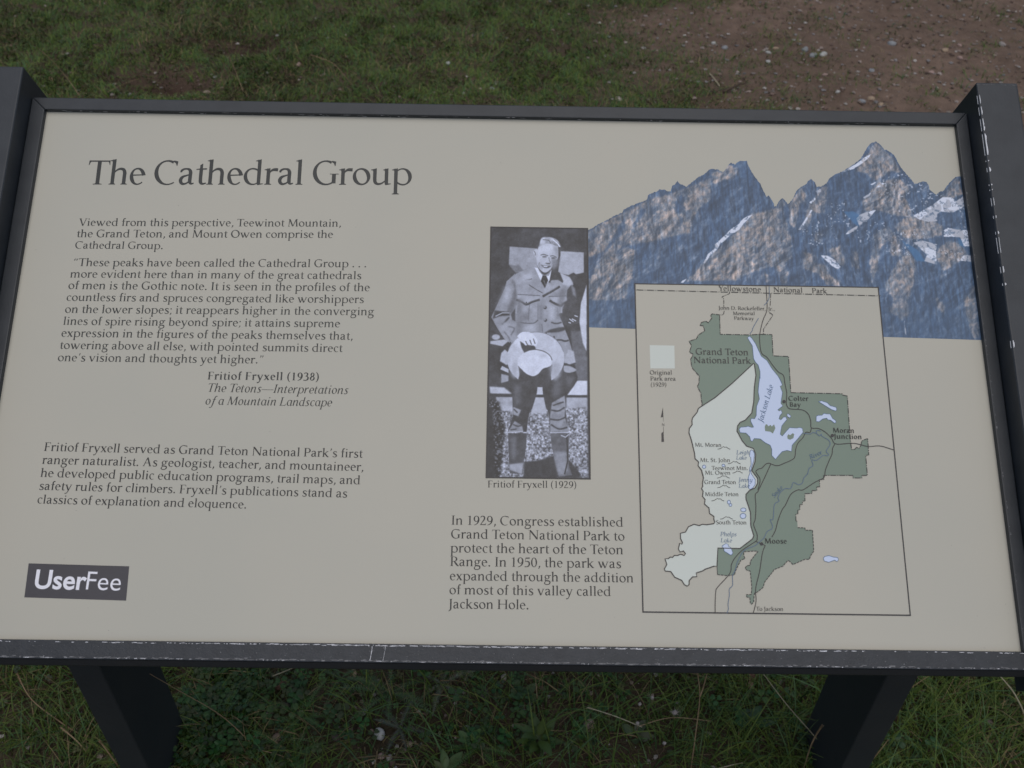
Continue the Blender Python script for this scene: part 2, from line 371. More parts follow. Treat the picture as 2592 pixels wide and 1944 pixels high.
def glyph_it(ch, bw=0):
    """italic forms (slanted afterwards); capitals and the rest reuse the upright ones, a little narrower"""
    p = Pen(bw); S, L, A, P = p.st, p.ln, p.arc, p.po
    W = 70
    inn = lambda x, y: S((x - 60, y - 66, 18), (x - 20, y - 20, 30), (x + 4, y - 6, 44))
    def leg(x):  # exit stroke
        S((x, 140, W), (x + 2, 60, 62), (x + 36, 14, 44), (x + 110, 66, 18))
    if ch == 'a':
        A(212, 235, 186, 246, 30, 330, tk=74, tn=30, t0=26, t1=24, ax=20); p.stem(362, W, 120, 462); leg(362); adv = 470
    elif ch == 'c': A(236, 235, 196, 246, 56, 312, tk=74, tn=30, ax=18, t1=22); P((330, 470), (346, 470), (350, 370), (336, 370), (310, 420)); adv = 407
    elif ch == 'd': A(212, 235, 186, 246, 30, 330, tk=74, tn=30, t0=26, t1=24, ax=20); p.stem(366, W, 120, 716); P((401, 726), (310, 700), (310, 684), (331, 676)); leg(366); adv = 490
    elif ch == 'e': A(218, 235, 182, 246, 0, 318, tk=74, tn=30, ax=18, t1=22); S((60, 210, 26), (220, 220, 26), (372, 290, 28)); adv = 400
    elif ch == 'f': S((380, 668, 52), (320, 712, 40), (250, 640, 60), (214, 460, 70), (180, 0, 70), (150, -170, 52), (80, -246, 36), (-20, -220, 46)); P((80, 430), (330, 430), (336, 462), (80, 462)); adv = 350
    elif ch == 'h': p.stem(106, W, 0, 716); P((141, 726), (40, 700), (40, 684), (71, 676)); S((130, 260, 20), (200, 390, 32), (290, 448, 44), (370, 430, 62), (392, 340, W), (392, 130, W)); leg(392); adv = 530
    elif ch == 'i': p.stem(120, W, 120, 440); inn(120, xhI); leg(120); A(124, 640, 48, 48, 0, 360, tk=46, tn=46, n=12); adv = 278
    elif ch == 'k': p.stem(106, W, 0, 716); P((141, 726), (40, 700), (40, 684), (71, 676)); S((140, 230, 24), (260, 330, 28), (340, 440, 40)); S((180, 260, 40), (290, 130, 74), (360, 30, 54), (460, 60, 18)); adv = 470
    elif ch == 'l': p.stem(120, W, 120, 716); P((155, 726), (60, 700), (60, 684), (85, 676)); leg(120); adv = 278
    elif ch in 'nm':
        p.stem(106, W, 0, 440); inn(106, xhI)
        for dx in ((0,) if ch == 'n' else (0, 268)):
            S((130 + dx, 260, 20), (190 + dx, 390, 32), (270 + dx, 448, 44), (345 + dx, 430, 62), (370 + dx, 340, W), (370 + dx, 130, W))
            last = dx
        if ch == 'm': p.stem(370, W, 0, 140)
        leg(370 + last); adv = 510 if ch == 'n' else 778
    elif ch == 'o': A(226, 235, 196, 246, 0, 360, tk=76, tn=30, ax=18); adv = 455
    elif ch == 'p': p.stem(116, W, -262, 440); inn(116, xhI); p.foot(116, W, y=-272, l=44, r=44); A(280, 232, 206, 248, 146, -150, tk=76, t0=22, t1=26, ax=14); adv = 500
    elif ch == 'r': p.stem(106, W, 0, 440); inn(106, xhI); S((130, 260, 20), (190, 390, 36), (250, 440, 56), (330, 430, 62)); adv = 385
    elif ch == 's': S((310, 380, 22), (280, 440, 42), (200, 450, 40), (124, 390, 56), (160, 290, 68), (240, 210, 74), (290, 120, 64), (250, 36, 44), (160, 8, 36), (70, 40, 44)); adv = 380
    elif ch == 't': P((88, 430), (108, 580), (158, 600), (158, 430)); S((123, 460, W), (123, 130, W), (134, 46, 58), (180, 14, 40), (262, 66, 18)); P((10, 430), (270, 430), (276, 462), (10, 462)); adv = 320
    elif ch == 'u': S((106, 440, W), (106, 180, W), (120, 60, 60), (190, 18, 46), (290, 80, 28), (370, 200, 20)); inn(106, xhI); p.stem(384, W, 120, 462); leg(384); adv = 540
    elif ch == 'v': S((60, 420, 26), (110, 440, 54), (150, 300, 70), (200, 14, 60)); S((200, 14, 40), (340, 200, 34), (400, 360, 48), (370, 450, 44)); adv = 470
    elif ch == 'y': S((106, 440, W), (106, 180, W), (120, 60, 60), (190, 18, 46), (290, 80, 28), (370, 200, 20)); inn(106, xhI); S((384, 462, W), (380, 60, 66), (330, -130, 52), (200, -240, 40), (60, -220, 46)); adv = 510
    elif ch == 'g': A(212, 235, 186, 246, 30, 330, tk=74, tn=30, t0=26, t1=24, ax=20); S((362, 462, W), (362, 60, 66), (320, -130, 52), (200, -240, 40), (60, -220, 46)); adv = 470
    else:
        o, a = glyph(ch, bw - 4)
        k = .92
        return [([(x * k, y) for x, y in a1], None if b1 is None else [(x * k, y) for x, y in b1], c1) for a1, b1, c1 in o], a * k
    return p.out, adv
xhI = 470
def layout(text, style='r', track=0, wt=22):
    """-> (pieces, width): pieces in em/1000 units, baseline at y = 0"""
    x = 0; out = []
    kern = {'Te': -70, 'To': -60, 'Ye': -60, 'Vi': -20, 'Pa': -10, "r,": -30, 'y.': -30, 'Th': 0, "k'": -20}
    for i, ch in enumerate(text):
        g, a = (glyph_it(ch, wt - 4) if style == 'i' else glyph(ch, wt + 24 if style == 'b' else wt))
        if style == 'b': a += 24
        for A1, B1, cl in g:
            f = (lambda q: (q[0] + x + (q[1] * .2 if style == 'i' else 0), q[1]))
            out.append(([f(q) for q in A1], None if B1 is None else [f(q) for q in B1], cl))
        x += a + track + kern.get(text[i:i + 2], 0)
    return out, x
# ================================================================ THE SIGN
sign = empty('interpretive_sign', ROOT)
tag(sign, 'low tilted outdoor interpretive sign with beige panel, dark metal frame and two legs', 'sign')

M_metal = mat('dark_bronze_paint', (.023, .028, .034), rough=.46, spec=.42, noise=(38, .6, (.035, .041, .048)), bump=(420, .25, .0006))
M_metal_worn = mat('worn_dark_paint', (.021, .025, .031), rough=.48, spec=.42, noise=(120, .6, (.034, .039, .047)), bump=(500, .35, .0008))
M_leg = mat('leg_dark_paint', (.026, .029, .032), rough=.6, spec=.4, noise=(14, .6, (.034, .035, .036)), bump=(260, .3, .0008))
M_chip = mat('bare_metal_chip', (.66, .67, .72), rough=.45, spec=.6, noise=(300, .5, (.3, .3, .32)))
M_chip2 = mat('scuffed_edge', (.17, .175, .185), rough=.5, noise=(300, .6, (.08, .08, .09)))
M_panel = mat('beige_porcelain', (.458, .440, .372), rough=.40, spec=.45, noise=(5.0, .8, (.432, .424, .364)), bump=(700, .10, .0004))
M_ink = mat('grey_ink', (.018, .022, .022), rough=.45)
M_ink_dark = mat('black_ink', (.011, .012, .013), rough=.45)
M_ink_brown = mat('map_line_ink', (.036, .033, .032), rough=.45)
M_green = mat('map_green', (.175, .235, .185), rough=.4, spec=.45)
M_cream = mat('map_cream', (.58, .625, .575), rough=.4, spec=.45)
M_lake = mat('map_lake_blue', (.55, .64, .82), rough=.4, spec=.45)
M_blue = mat('map_blue_ink', (.07, .14, .26), rough=.45)
M_black = mat('sticker_black', (.040, .037, .045), rough=.4, noise=(200, .3, (.05, .05, .058)))
M_white = mat('sticker_white', (.80, .80, .86), rough=.45)
M_border = mat('photo_border_ink', (.020, .020, .024), rough=.42)

def bev_box(name, pts8, m, parent, bevel=.002, segs=2):
    """box from 8 corners, bevelled"""
    bm = bmesh.new()
    v = [bm.verts.new(p) for p in pts8]
    for f in ((0, 1, 2, 3), (7, 6, 5, 4), (0, 4, 5, 1), (1, 5, 6, 2), (2, 6, 7, 3), (3, 7, 4, 0)):
        bm.faces.new([v[i] for i in f])
    bmesh.ops.recalc_face_normals(bm, faces=bm.faces)
    if bevel: bmesh.ops.bevel(bm, geom=list(bm.edges), offset=bevel, segments=segs, affect='EDGES', profile=.6)
    me = bpy.data.meshes.new(name); bm.to_mesh(me); bm.free()
    for p in me.polygons: p.use_smooth = False
    return link(name, me, m, parent)
def slab(u0, u1, v0, v1, n0, n1):
    return [W(u0, v0, n0), W(u1, v0, n0), W(u1, v1, n0), W(u0, v1, n0), W(u0, v0, n1), W(u1, v0, n1), W(u1, v1, n1), W(u0, v1, n1)]

FN = .0060                                   # the frame stands this proud of the panel
LU, RU, TV, BV = -.0160, PW + .0135, PH + .0150, -.0180
# panel board
board = bev_box('panel', slab(-.010, PW + .010, -.010, PH + .010, -.004, 0), M_panel, sign, bevel=0)
backer = bev_box('back_plate', slab(-.012, PW + .010, -.012, PH + .010, -.030, -.0055), M_leg, sign, bevel=.002)
# frame rails, mitred at the corners
def rail(name, quad, n0=-.034, n1=FN, label=None):
    """quad: outer a, outer b, inner b, inner a in (u, v)"""
    pts = [W(u, v, n0) for u, v in quad] + [W(u, v, n1) for u, v in quad]
    o = bev_box(name, pts, M_metal, sign, bevel=.0011)
    if label: o['label'] = label
    return o
g = .00015
rail('frame_rail', [(LU, TV), (RU, TV), (PW - g, PH), (g, PH)])
rail('frame_rail', [(LU, BV + g), (LU, TV - g), (0, PH - g), (0, g)])
rail('frame_rail', [(RU, BV + g), (RU, TV - g), (PW, PH - g), (PW, g)])
o = bev_box('frame_rail', [W(u, v, -.034) for u, v in ((LU, BV), (RU, BV), (PW - g, 0), (g, 0))] +
            [W(u, v, FN) for u, v in ((LU, BV), (RU, BV), (PW - g, 0), (g, 0))], M_metal_worn, sign, bevel=.0011)
o['label'] = 'scuffed bottom frame rail with chipped edges'
# turned-under lower lip of the bottom rail
prof = [(-.0183, .0042), (-.0236, -.0045), (-.0240, -.030), (-.0183, -.030)]
bm = bmesh.new()
a = [bm.verts.new(W(LU + .0005, v, n)) for v, n in prof]; b = [bm.verts.new(W(RU - .0005, v, n)) for v, n in prof]
for i in range(4): bm.faces.new((a[i], a[(i + 1) % 4], b[(i + 1) % 4], b[i]))
bm.faces.new(a[::-1]); bm.faces.new(b)
bmesh.ops.recalc_face_normals(bm, faces=bm.faces)
me = bpy.data.meshes.new('drip_lip'); bm.to_mesh(me); bm.free()
link('drip_lip', me, M_leg, sign)
# raised side arms and legs
AN0, AN1 = -.050, .0330
for s in (-1, 1):
    u0, u1 = ((LU - .0008 - .047, LU - .0008) if s < 0 else (RU + .0010, RU + .0480))
    arm = bev_box('side_arm', slab(u0, u1, -.038, .6205, AN0, AN1), M_metal, sign, bevel=.0022, segs=3)
    if s > 0: arm['label'] = 'right side arm with white paint chips along its edge'
    x0, x1 = (u0 - PW / 2, u1 - PW / 2)
    pts = []
    y0, y1 = .190, .325
    zt = lambda y: PB + y * math.tan(TILT) + AN0 / _ct + .004
    for z in (lambda y: -.06, zt):
        for x, y in ((x0 + .0015, y0), (x1 - .0015, y0), (x1 - .0015, y1), (x0 + .0015, y1)):
            pts.append((x - ROOT.x, y - ROOT.y, z(y)))
    bev_box('leg', pts, M_leg, sign, bevel=.003, segs=3)

# paint chips: thin flakes lying 0.2 mm proud of the edges
def flake_bm(): return bmesh.new()
def flake(bm, c, du, dv, axis, k=7):
    """irregular flat flake; c point builder (a, b) -> world"""
    vs_ = []
    ph = rnd.random() * 6
    for i in range(k):
        t = 2 * math.pi * i / k + ph * .1
        r = .55 + .6 * rnd.random()
        vs_.append(bm.verts.new(c(du * r * math.cos(t), dv * r * math.sin(t))))
    bm.faces.new(vs_)
def chips(name, n, where, m, label=None):
    bm = bmesh.new()
    for _ in range(n):
        c, du, dv = where()
        flake(bm, c, du, dv, None)
    me = bpy.data.meshes.new(name); bm.to_mesh(me); bm.free()
    o = link(name, me, m, sign); o['kind'] = 'stuff'
    if label: o['label'] = label
    return o
def top_lip():      # inner face of the top rail (faces down the slope)
    while True:
        u = rnd.random() * PW
        if rnd.random() < .35 + .5 * (math.sin(u * 23) * .5 + .5): break
    n = .0012 + rnd.random() * .0035
    return (lambda a, b: W(u + a, PH - .00025, n + b)), .0006 + .0050 * rnd.random() ** 3, .00018 + .00055 * rnd.random() ** 2
chips('paint_chip', 105, top_lip, M_chip)
def bot_inner():
    u = rnd.random() * PW
    while rnd.random() > .15 + .85 * math.exp(-((u - .52) / .30) ** 4): u = rnd.random() * PW
    v = -.0017 + (rnd.random() - .5) * .0008
    return (lambda a, b: W(u + a, v + b, FN + .0002)), .0005 + .0042 * rnd.random() ** 2, .00010 + .00042 * rnd.random()
chips('paint_chip', 430, bot_inner, M_chip)
def bot_outer():
    u = rnd.random() * PW
    v = BV + .0014 + abs(rnd.gauss(0, .0006))
    return (lambda a, b: W(u + a, v + b, FN + .0002)), .0008 + .004 * rnd.random() ** 1.6, .00015 + .0007 * rnd.random()
chips('scuff', 420, bot_outer, M_chip2)
def bot_outer2():
    u = rnd.random() * PW
    v = BV + .0012 + abs(rnd.gauss(0, .0003))
    return (lambda a, b: W(u + a, v + b, FN + .00025)), .0005 + .0035 * rnd.random() ** 3, .0001 + .0003 * rnd.random()
chips('paint_chip', 70, bot_outer2, M_chip)
def face_specks():
    u = rnd.random() * PW; v = BV + .003 + rnd.random() * .012
    return (lambda a, b: W(u + a, v + b, FN + .0002)), .0002 + .0006 * rnd.random() ** 3, .0002 + .0005 * rnd.random() ** 3
chips('scuff', 160, face_specks, M_chip2)
def right_inner():
    v = PH * rnd.random() ** .9
    return (lambda a, b: W(PW + .0016 + a, v + b, FN + .0002)), .0002 + .0006 * rnd.random() ** 2, .0003 + .0016 * rnd.random() ** 2
chips('paint_chip', 60, right_inner, M_chip2)
# long white chips on the right arm's inner edge
bm = bmesh.new()
ue = RU + .0010
for y0, y1, w in ((270, 290, .0012), (300, 320, .0016), (318, 330, .0016), (338, 392, .0022), (423, 434, .0022), (405, 408, .0008), (465, 469, .0008), (478, 481, .0006), (545, 552, .0010), (585, 592, .0012), (674, 690, .0016), (716, 722, .0014), (862, 880, .0018), (240, 262, .0005), (500, 520, .0004), (600, 640, .0003)):
    x0 = 2469 + (y0 - 209.5) * .1535; x1 = 2469 + (y1 - 209.5) * .1535
    va = pan(x0, y0, AN1)[1]; vb = pan(x1, y1, AN1)[1]
    k = max(3, int(abs(va - vb) / .003))
    L_, R_ = [], []
    for i in range(k + 1):
        v = va + (vb - va) * i / k
        f = .35 if i in (0, k) else 1
        L_.append(bm.verts.new(W(ue + .0019, v, AN1 + .0002)))
        R_.append(bm.verts.new(W(ue + .0019 + w * .62 * f * (.35 + 1.1 * rnd.random()), v, AN1 + .0002)))
        bm.verts.ensure_lookup_table()
    D_ = [bm.verts.new(W(ue - .0003, v2, AN1 - .0020)) for v2 in [va + (vb - va) * i / k for i in range(k + 1)]]
    for i in range(k):
        bm.faces.new((L_[i], L_[i + 1], R_[i + 1], R_[i]))
        bm.faces.new((D_[i], D_[i + 1], L_[i + 1], L_[i]))
me = bpy.data.meshes.new('paint_chip'); bm.to_mesh(me); bm.free()
o = link('paint_chip', me, mat('white_primer', (.66, .67, .70), rough=.5), sign); o['kind'] = 'stuff'
# scuffs on the tops of the arms
def arm_top():
    s = rnd.random() < .6
    u = (RU + .001 + rnd.random() * .047) if s else (LU - .048 + rnd.random() * .047)
    return (lambda a, b: W(u + a, .6205 - .0025 - abs(b) * 1 - b * .2, AN1 + .0002)), .0006 + .003 * rnd.random() ** 2, .0002 + .0007 * rnd.random()
chips('scuff', 70, arm_top, M_chip2)
# two hairline scratches across the bottom rail
bm = bmesh.new()
for xa, xb, w in ((942, 936, .00024), (975.5, 969, .00011)):
    (ua, va), (ub, vb) = pan(xa, 1641, FN), pan(xb, 1678, FN)
    prev = None
    for i in range(9):
        f = i / 8; u = ua + (ub - ua) * (f ** 1.3) + (rnd.random() - .5) * .0004; v = -.0026 + (BV + .0046) * f
        ww = w * (.6 + .8 * rnd.random())
        cur = (bm.verts.new(W(u - ww, v, FN + .0003)), bm.verts.new(W(u + ww, v, FN + .0003)))
        if prev: bm.faces.new((prev[0], prev[1], cur[1], cur[0]))
        prev = cur
me = bpy.data.meshes.new('scratch'); bm.to_mesh(me); bm.free()
link('scratch', me, M_chip, sign)

# ---------------------------------------------------------------- print on the panel
N1, N2, N3, N4, N5 = .0001, .0002, .0003, .0004, .0005
def flat_poly(polys, n):
    V, F = [], []
    for poly in polys:
        k = len(V)
        V += [W(u, v, n) for u, v in poly]
        for t in tessellate_polygon([[Vector((u, v, 0)) for u, v in poly]]): F.append([k + i for i in t])
    return V, F
def sheet(name, polys, n, m, parent):
    V, F = flat_poly(polys, n)
    me = bpy.data.meshes.new(name); me.from_pydata(V, [], F); me.update()
    bm = bmesh.new(); bm.from_mesh(me)
    for f in bm.faces:
        f.normal_update()
        if f.normal.z < 0: f.normal_flip()
    bm.to_mesh(me); bm.free()
    return link(name, me, m, parent)
def smooth_line(pts, n=5):
    return [(a, b) for a, b, _ in cr([(p[0], p[1], 0) for p in pts], n)]
def line_quads(pts, w):
    """list of quads (u, v) along a polyline of width w"""
    L_, R_, _ = ribbon([(a, b, w) for a, b in pts])
    return [(L_[i], L_[i + 1], R_[i + 1], R_[i]) for i in range(len(pts) - 1)]
def dashes(pts, pat):
    """cut a polyline into dash / dot pieces; pat = lengths on, off, on, off"""
    out = []; cur = [pts[0]]; k = 0; left = pat[0]; on = True
    for a, b in zip(pts, pts[1:]):
        d = math.dist(a, b); t = 0
        while d - t > left:
            t += left
            q = (a[0] + (b[0] - a[0]) * t / d, a[1] + (b[1] - a[1]) * t / d)
            if on: cur.append(q); out.append(cur)
            cur = [q]; on = not on; k = (k + 1) % len(pat); left = pat[k]
        left -= d - t
        if on: cur.append(b)
    if on and len(cur) > 1: out.append(cur)
    return out
def quad_mesh(name, quads, n, m, parent):
    V, F = [], []
    for i, q in enumerate(quads):
        k = len(V); dz = (i % 5) * .000012
        V += [W(a, b, n + dz) for a, b in q]; F.append([k + j for j in range(len(q))])
    me = bpy.data.meshes.new(name); me.from_pydata(V, [], F); me.update()
    return link(name, me, m, parent)
def lettering(name, rows, n, m, parent, label=None, track=0, wt=22, tall=1.0):
    """rows = (text, start, end, style): each row of letters drawn as flat ink between two measured points"""
    V, F = [], []
    for text, a, b, style in rows:
        pieces, wid = layout(text, style, track, wt)
        wid -= 30
        ex = ((b[0] - a[0]) / wid, (b[1] - a[1]) / wid)
        ey = (-ex[1] * tall, ex[0] * tall)
        def T(q, z): return W(a[0] + ex[0] * (q[0] - 10) + ey[0] * q[1], a[1] + ex[1] * (q[0] - 10) + ey[1] * q[1], z)
        for i, (A1, B1, cl) in enumerate(pieces):
            z = n + (i % 6) * .000012
            k = len(V)
            if B1 is None:
                V += [T(q, z) for q in A1]
                tri = tessellate_polygon([[Vector((q[0], q[1], 0)) for q in A1]])
                F += [[k + j for j in t] for t in tri]
            else:
                V += [T(q, z) for q in A1] + [T(q, z) for q in B1]
                c = len(A1)
                for j in range(c if cl else c - 1):
                    j2 = (j + 1) % c
                    F.append([k + j, k + j2, k + c + j2, k + c + j])
    me = bpy.data.meshes.new(name); me.from_pydata(V, [], F); me.update()
    o = link(name, me, m, parent)
    if label: o['label'] = label
    return o
A_, B_ = crop(0, 500, 3.95), crop(500, 500, 3.95)
C_, D_ = crop(0, 900, 3.95), crop(500, 900, 3.95)
E_ = crop(1080, 1180, 3.95)
G_, H_ = crop(0, 100, 3.16), crop(600, 100, 3.16)
def row(t, ca, pa, cb, pb, st='r'): return (t, ca(pa)[0], cb(pb)[0], st)
lettering('title_lettering', [row('The Cathedral Group', G_, (690, 1160), H_, (1392, 1163))], N1, M_ink, board, 'large grey title reading The Cathedral Group', track=-30, wt=18, tall=1.06)
lettering('text_paragraph', [
    row('Viewed from this perspective, Teewinot Mountain,', A_, (785, 283), B_, (1435, 292)),
    row('the Grand Teton, and Mount Owen comprise the', A_, (763, 397), B_, (1354, 404)),
    row('Cathedral Group.', A_, (746, 510), A_, (1630, 516))], N1, M_ink, board, 'three-line opening paragraph')
lettering('text_paragraph', [
    row('`These peaks have been called the Cathedral Group . . .', A_, (722, 685), B_, (1690, 698)),
    row('more evident here than in many of the great cathedrals', A_, (698, 800), B_, (1637, 817)),
    row('of men is the Gothic note. It is seen in the profiles of the', A_, (678, 915), B_, (1722, 937)),
    row('countless firs and spruces congregated like worshippers', A_, (660, 1033), B_, (1662, 1055)),
    row('on the lower slopes; it reappears higher in the converging', A_, (645, 1153), B_, (1764, 1178)),
    row('lines of spire rising beyond spire; it attains supreme', A_, (627, 1272), B_, (1424, 1298)),
    row('expression in the figures of the peaks themselves that,', A_, (608, 1392), B_, (1552, 1423)),
    row('towering above all else, with pointed summits direct', A_, (593, 1513), B_, (1447, 1545)),
    row('one\'s vision and thoughts yet higher."', A_, (573, 1636), D_, (664, 80))], N1, M_ink, board, 'nine-line quotation paragraph')
lettering('credit_lettering', [row('Fritiof Fryxell (1938)', D_, (98, 240), D_, (1218, 250), 'b')], N1, M_ink, board, 'bold credit line under the quotation')
lettering('credit_lettering', [
    row('The Tetons~Interpretations', D_, (90, 362), D_, (1500, 385), 'i'),
    row('of a Mountain Landscape', D_, (70, 490), D_, (1335, 508), 'i')], N1, M_ink, board, 'italic book title under the bold credit line')
lettering('text_paragraph', [
    row("Fritiof Fryxell served as Grand Teton National Park's first", C_, (436, 953), D_, (1648, 1022)),
    row('ranger naturalist. As geologist, teacher, and mountaineer,', C_, (418, 1083), D_, (1660, 1155)),
    row('he developed public education programs, trail maps, and', C_, (401, 1213), D_, (1628, 1288)),
    row("safety rules for climbers. Fryxell's publications stand as", C_, (386, 1342), D_, (1495, 1420)),
    row('classics of explanation and eloquence.', C_, (368, 1478), D_, (489, 1530))], N1, M_ink_dark, board, 'five-line paragraph at lower left')
lettering('caption_lettering', [row('Fritiof Fryxell (1929)', E_, (608, 212), E_, (1500, 219))], N1, M_ink_dark, board, 'caption under the portrait')
lettering('text_paragraph', [
    row('In 1929, Congress established', E_, (243, 585), E_, (1968, 605)),
    row('Grand Teton National Park to', E_, (240, 722), E_, (1980, 745)),
    row('protect the heart of the Teton', E_, (236, 862), E_, (1967, 882)),
    row('Range. In 1950, the park was', E_, (232, 998), E_, (1945, 1020)),
    row('expanded through the addition', E_, (228, 1140), E_, (2070, 1163)),
    row('of most of this valley called', E_, (224, 1280), E_, (1845, 1299)),
    row('Jackson Hole.', E_, (218, 1422), E_, (1022, 1432))], N1, M_ink_dark, board, 'seven-line paragraph beside the map')
# fine water spots and nicks on the enamel
M_spot = mat('dried_water_spot', (.40, .385, .33), rough=.3)
def spots():
    u = rnd.random() * PW; v = PH * rnd.random() ** 1.6
    return (lambda a, b: W(u + a, v + b, .00005)), .0006 + .0012 * rnd.random() ** 2, .0003 + .0005 * rnd.random()
bm = bmesh.new()
for _ in range(46):
    c, du, dv = spots(); flake(bm, c, du, dv, None, 9)
me = bpy.data.meshes.new('water_spot'); bm.to_mesh(me); bm.free()
o = link('water_spot', me, M_spot, board); o['kind'] = 'stuff'

def specks():
    u = rnd.random() * PW; v = PH * rnd.random()
    return (lambda a, b: W(u + a, v + b, .00006)), .0003 + .0005 * rnd.random() ** 3, .0002 + .0003 * rnd.random()
bm = bmesh.new()
for _ in range(34):
    c, du, dv = specks(); flake(bm, c, du, dv, None, 6)
me = bpy.data.meshes.new('dirt_speck'); bm.to_mesh(me); bm.free()
o = link('dirt_speck', me, mat('dirt_speck', (.20, .19, .16), rough=.8), board); o['kind'] = 'stuff'
# fee sticker
U_ = crop(0, 1350, 2.793)
st_ = sheet('sticker', [U_((203, 212), (914, 233), (892, 476), (172, 453))], N1, M_black, sign)
st_['label'] = 'black rectangular sticker reading UserFee'
def plain_text(name, txt, a, b, n, m, parent, weight=0.0, ypos=0):
    cu = bpy.data.curves.new(name, 'FONT'); cu.body = txt; cu.size = 1; cu.offset = weight; cu.resolution_u = 5
    ob = bpy.data.objects.new(name, cu); COL.objects.link(ob)
    dg = bpy.context.evaluated_depsgraph_get(); dg.update()
    me = bpy.data.meshes.new_from_object(ob.evaluated_get(dg))
    bpy.data.objects.remove(ob); bpy.data.curves.remove(cu)
    me.name = name
    xs = [v.co.x for v in me.vertices]; x0, x1 = min(xs), max(xs)
    k = 1 / (x1 - x0)
    ex = ((b[0] - a[0]) * k, (b[1] - a[1]) * k); ey = (-ex[1], ex[0])
    for v in me.vertices:
        x, y = v.co.x - x0, v.co.y
        v.co = W(a[0] + ex[0] * x + ey[0] * y, a[1] + ex[1] * x + ey[1] * y, n)
    me.materials.clear()
    return link(name, me, m, parent)
(pa, pb), (pc, pd) = U_((240, 388), (605, 398)), U_((606, 397), (848, 406))
plain_text('sticker_lettering', 'User', pa, pb, N2, M_white, st_, weight=.019)
plain_text('sticker_lettering', 'Fee', pc, pd, N2, M_white, st_, weight=-.004)
# ---------------------------------------------------------------- printed pictures, painted here pixel by pixel
def fbm(h, w, base, octs=5, seed=0, sx=1.0, sy=1.0, gain=.55):
    r = np.random.default_rng(seed); out = np.zeros((h, w)); amp = 1; tot = 0; f = base
    for _ in range(octs):
        gh, gw = max(2, int(f * sy * h / w) + 2), max(2, int(f * sx) + 2)
        g_ = r.random((gh + 1, gw + 1))
        ys = np.linspace(0, gh - 1, h, endpoint=False); xs = np.linspace(0, gw - 1, w, endpoint=False)
        yi, xi = ys.astype(int), xs.astype(int); fy, fx = ys - yi, xs - xi
        fy = (fy * fy * (3 - 2 * fy))[:, None]; fx = (fx * fx * (3 - 2 * fx))[None, :]
        a_ = g_[yi][:, xi]; b_ = g_[yi][:, xi + 1]; c_ = g_[yi + 1][:, xi]; d_ = g_[yi + 1][:, xi + 1]
        out += amp * ((a_ * (1 - fx) + b_ * fx) * (1 - fy) + (c_ * (1 - fx) + d_ * fx) * fy)
        tot += amp; amp *= gain; f *= 2
    return out / tot
def pfill(shape, poly):
    H, Wd = shape; m = np.zeros(shape, bool); P = np.array(poly)
    x0, y0 = np.floor(P.min(0)).astype(int); x1, y1 = np.ceil(P.max(0)).astype(int)
    x0, y0, x1, y1 = max(x0, 0), max(y0, 0), min(x1, Wd - 1), min(y1, H - 1)
    if x1 < x0 or y1 < y0: return m
    X, Y = np.meshgrid(np.arange(x0, x1 + 1) + .5, np.arange(y0, y1 + 1) + .5)
    ins = np.zeros(X.shape, bool)
    for (ax, ay), (bx, by) in zip(poly, list(poly[1:]) + [poly[0]]):
        if ay == by: continue
        ins ^= ((ay > Y) != (by > Y)) & (X < (bx - ax) * (Y - ay) / (by - ay) + ax)
    m[y0:y1 + 1, x0:x1 + 1] = ins
    return m
def blur(a, r):
    if r <= 0: return a
    k = np.exp(-np.arange(-3 * r, 3 * r + 1) ** 2 / (2 * (r * .9) ** 2)) if r >= 1 else np.array([.2, .6, .2])
    k = k / k.sum(); p = len(k) // 2
    for ax in (0, 1):
        b_ = np.pad(a, [(p, p) if i == ax else (0, 0) for i in range(a.ndim)], mode='edge')
        s = np.zeros_like(a)
        for i, w in enumerate(k):
            sl = [slice(None)] * a.ndim; sl[ax] = slice(i, i + a.shape[ax]); s += w * b_[tuple(sl)]
        a = s
    return a
class Canvas:
    """picture area on the panel; pixel 0,0 at its upper left corner"""
    def __init__(s, u0, u1, v0, v1, wpx):
        s.u0, s.u1, s.v0, s.v1 = u0, u1, v0, v1
        s.w = wpx; s.h = int(wpx * (v1 - v0) / (u1 - u0))
    def px(s, uv): return ((uv[0] - s.u0) / (s.u1 - s.u0) * s.w, (s.v1 - uv[1]) / (s.v1 - s.v0) * s.h)
    def mask(s, pts): return pfill((s.h, s.w), [s.px(q) for q in pts])
    def stroke(s, pts, w):
        m = np.zeros((s.h, s.w), bool); q = [s.px(p) for p in pts]
        for quad in line_quads(q, w): m |= pfill((s.h, s.w), list(quad))
        return m
def image_mat(name, rgb, rough=.4):
    """rgb: float array (h, w, 3) of display colours"""
    h, w = rgb.shape[:2]
    im = bpy.data.images.new(name, w, h, alpha=False)
    a = np.ones((h, w, 4), np.float32); a[:, :, :3] = np.clip(rgb, 0, 1)[::-1]
    im.pixels.foreach_set(a.ravel()); im.update(); im.pack()
    m = bpy.data.materials.new(name); m.use_nodes = True; nt = m.node_tree
    t = nt.nodes.new('ShaderNodeTexImage'); t.image = im; t.extension = 'EXTEND'
    b = nt.nodes['Principled BSDF']; b.inputs['Roughness'].default_value = rough; b.inputs['Specular IOR Level'].default_value = .45
    nt.links.new(t.outputs['Color'], b.inputs['Base Color'])
    return m
def uv_sheet(name, poly, cv, n, m, parent):
    o = sheet(name, [poly], n, m, parent)
    me = o.data; uvl = me.uv_layers.new(name='UVMap')
    co = [((q[0] - cv.u0) / (cv.u1 - cv.u0), (q[1] - cv.v0) / (cv.v1 - cv.v0)) for q in poly]
    for lp in me.loops: uvl.data[lp.index].uv = co[lp.vertex_index]
    return o

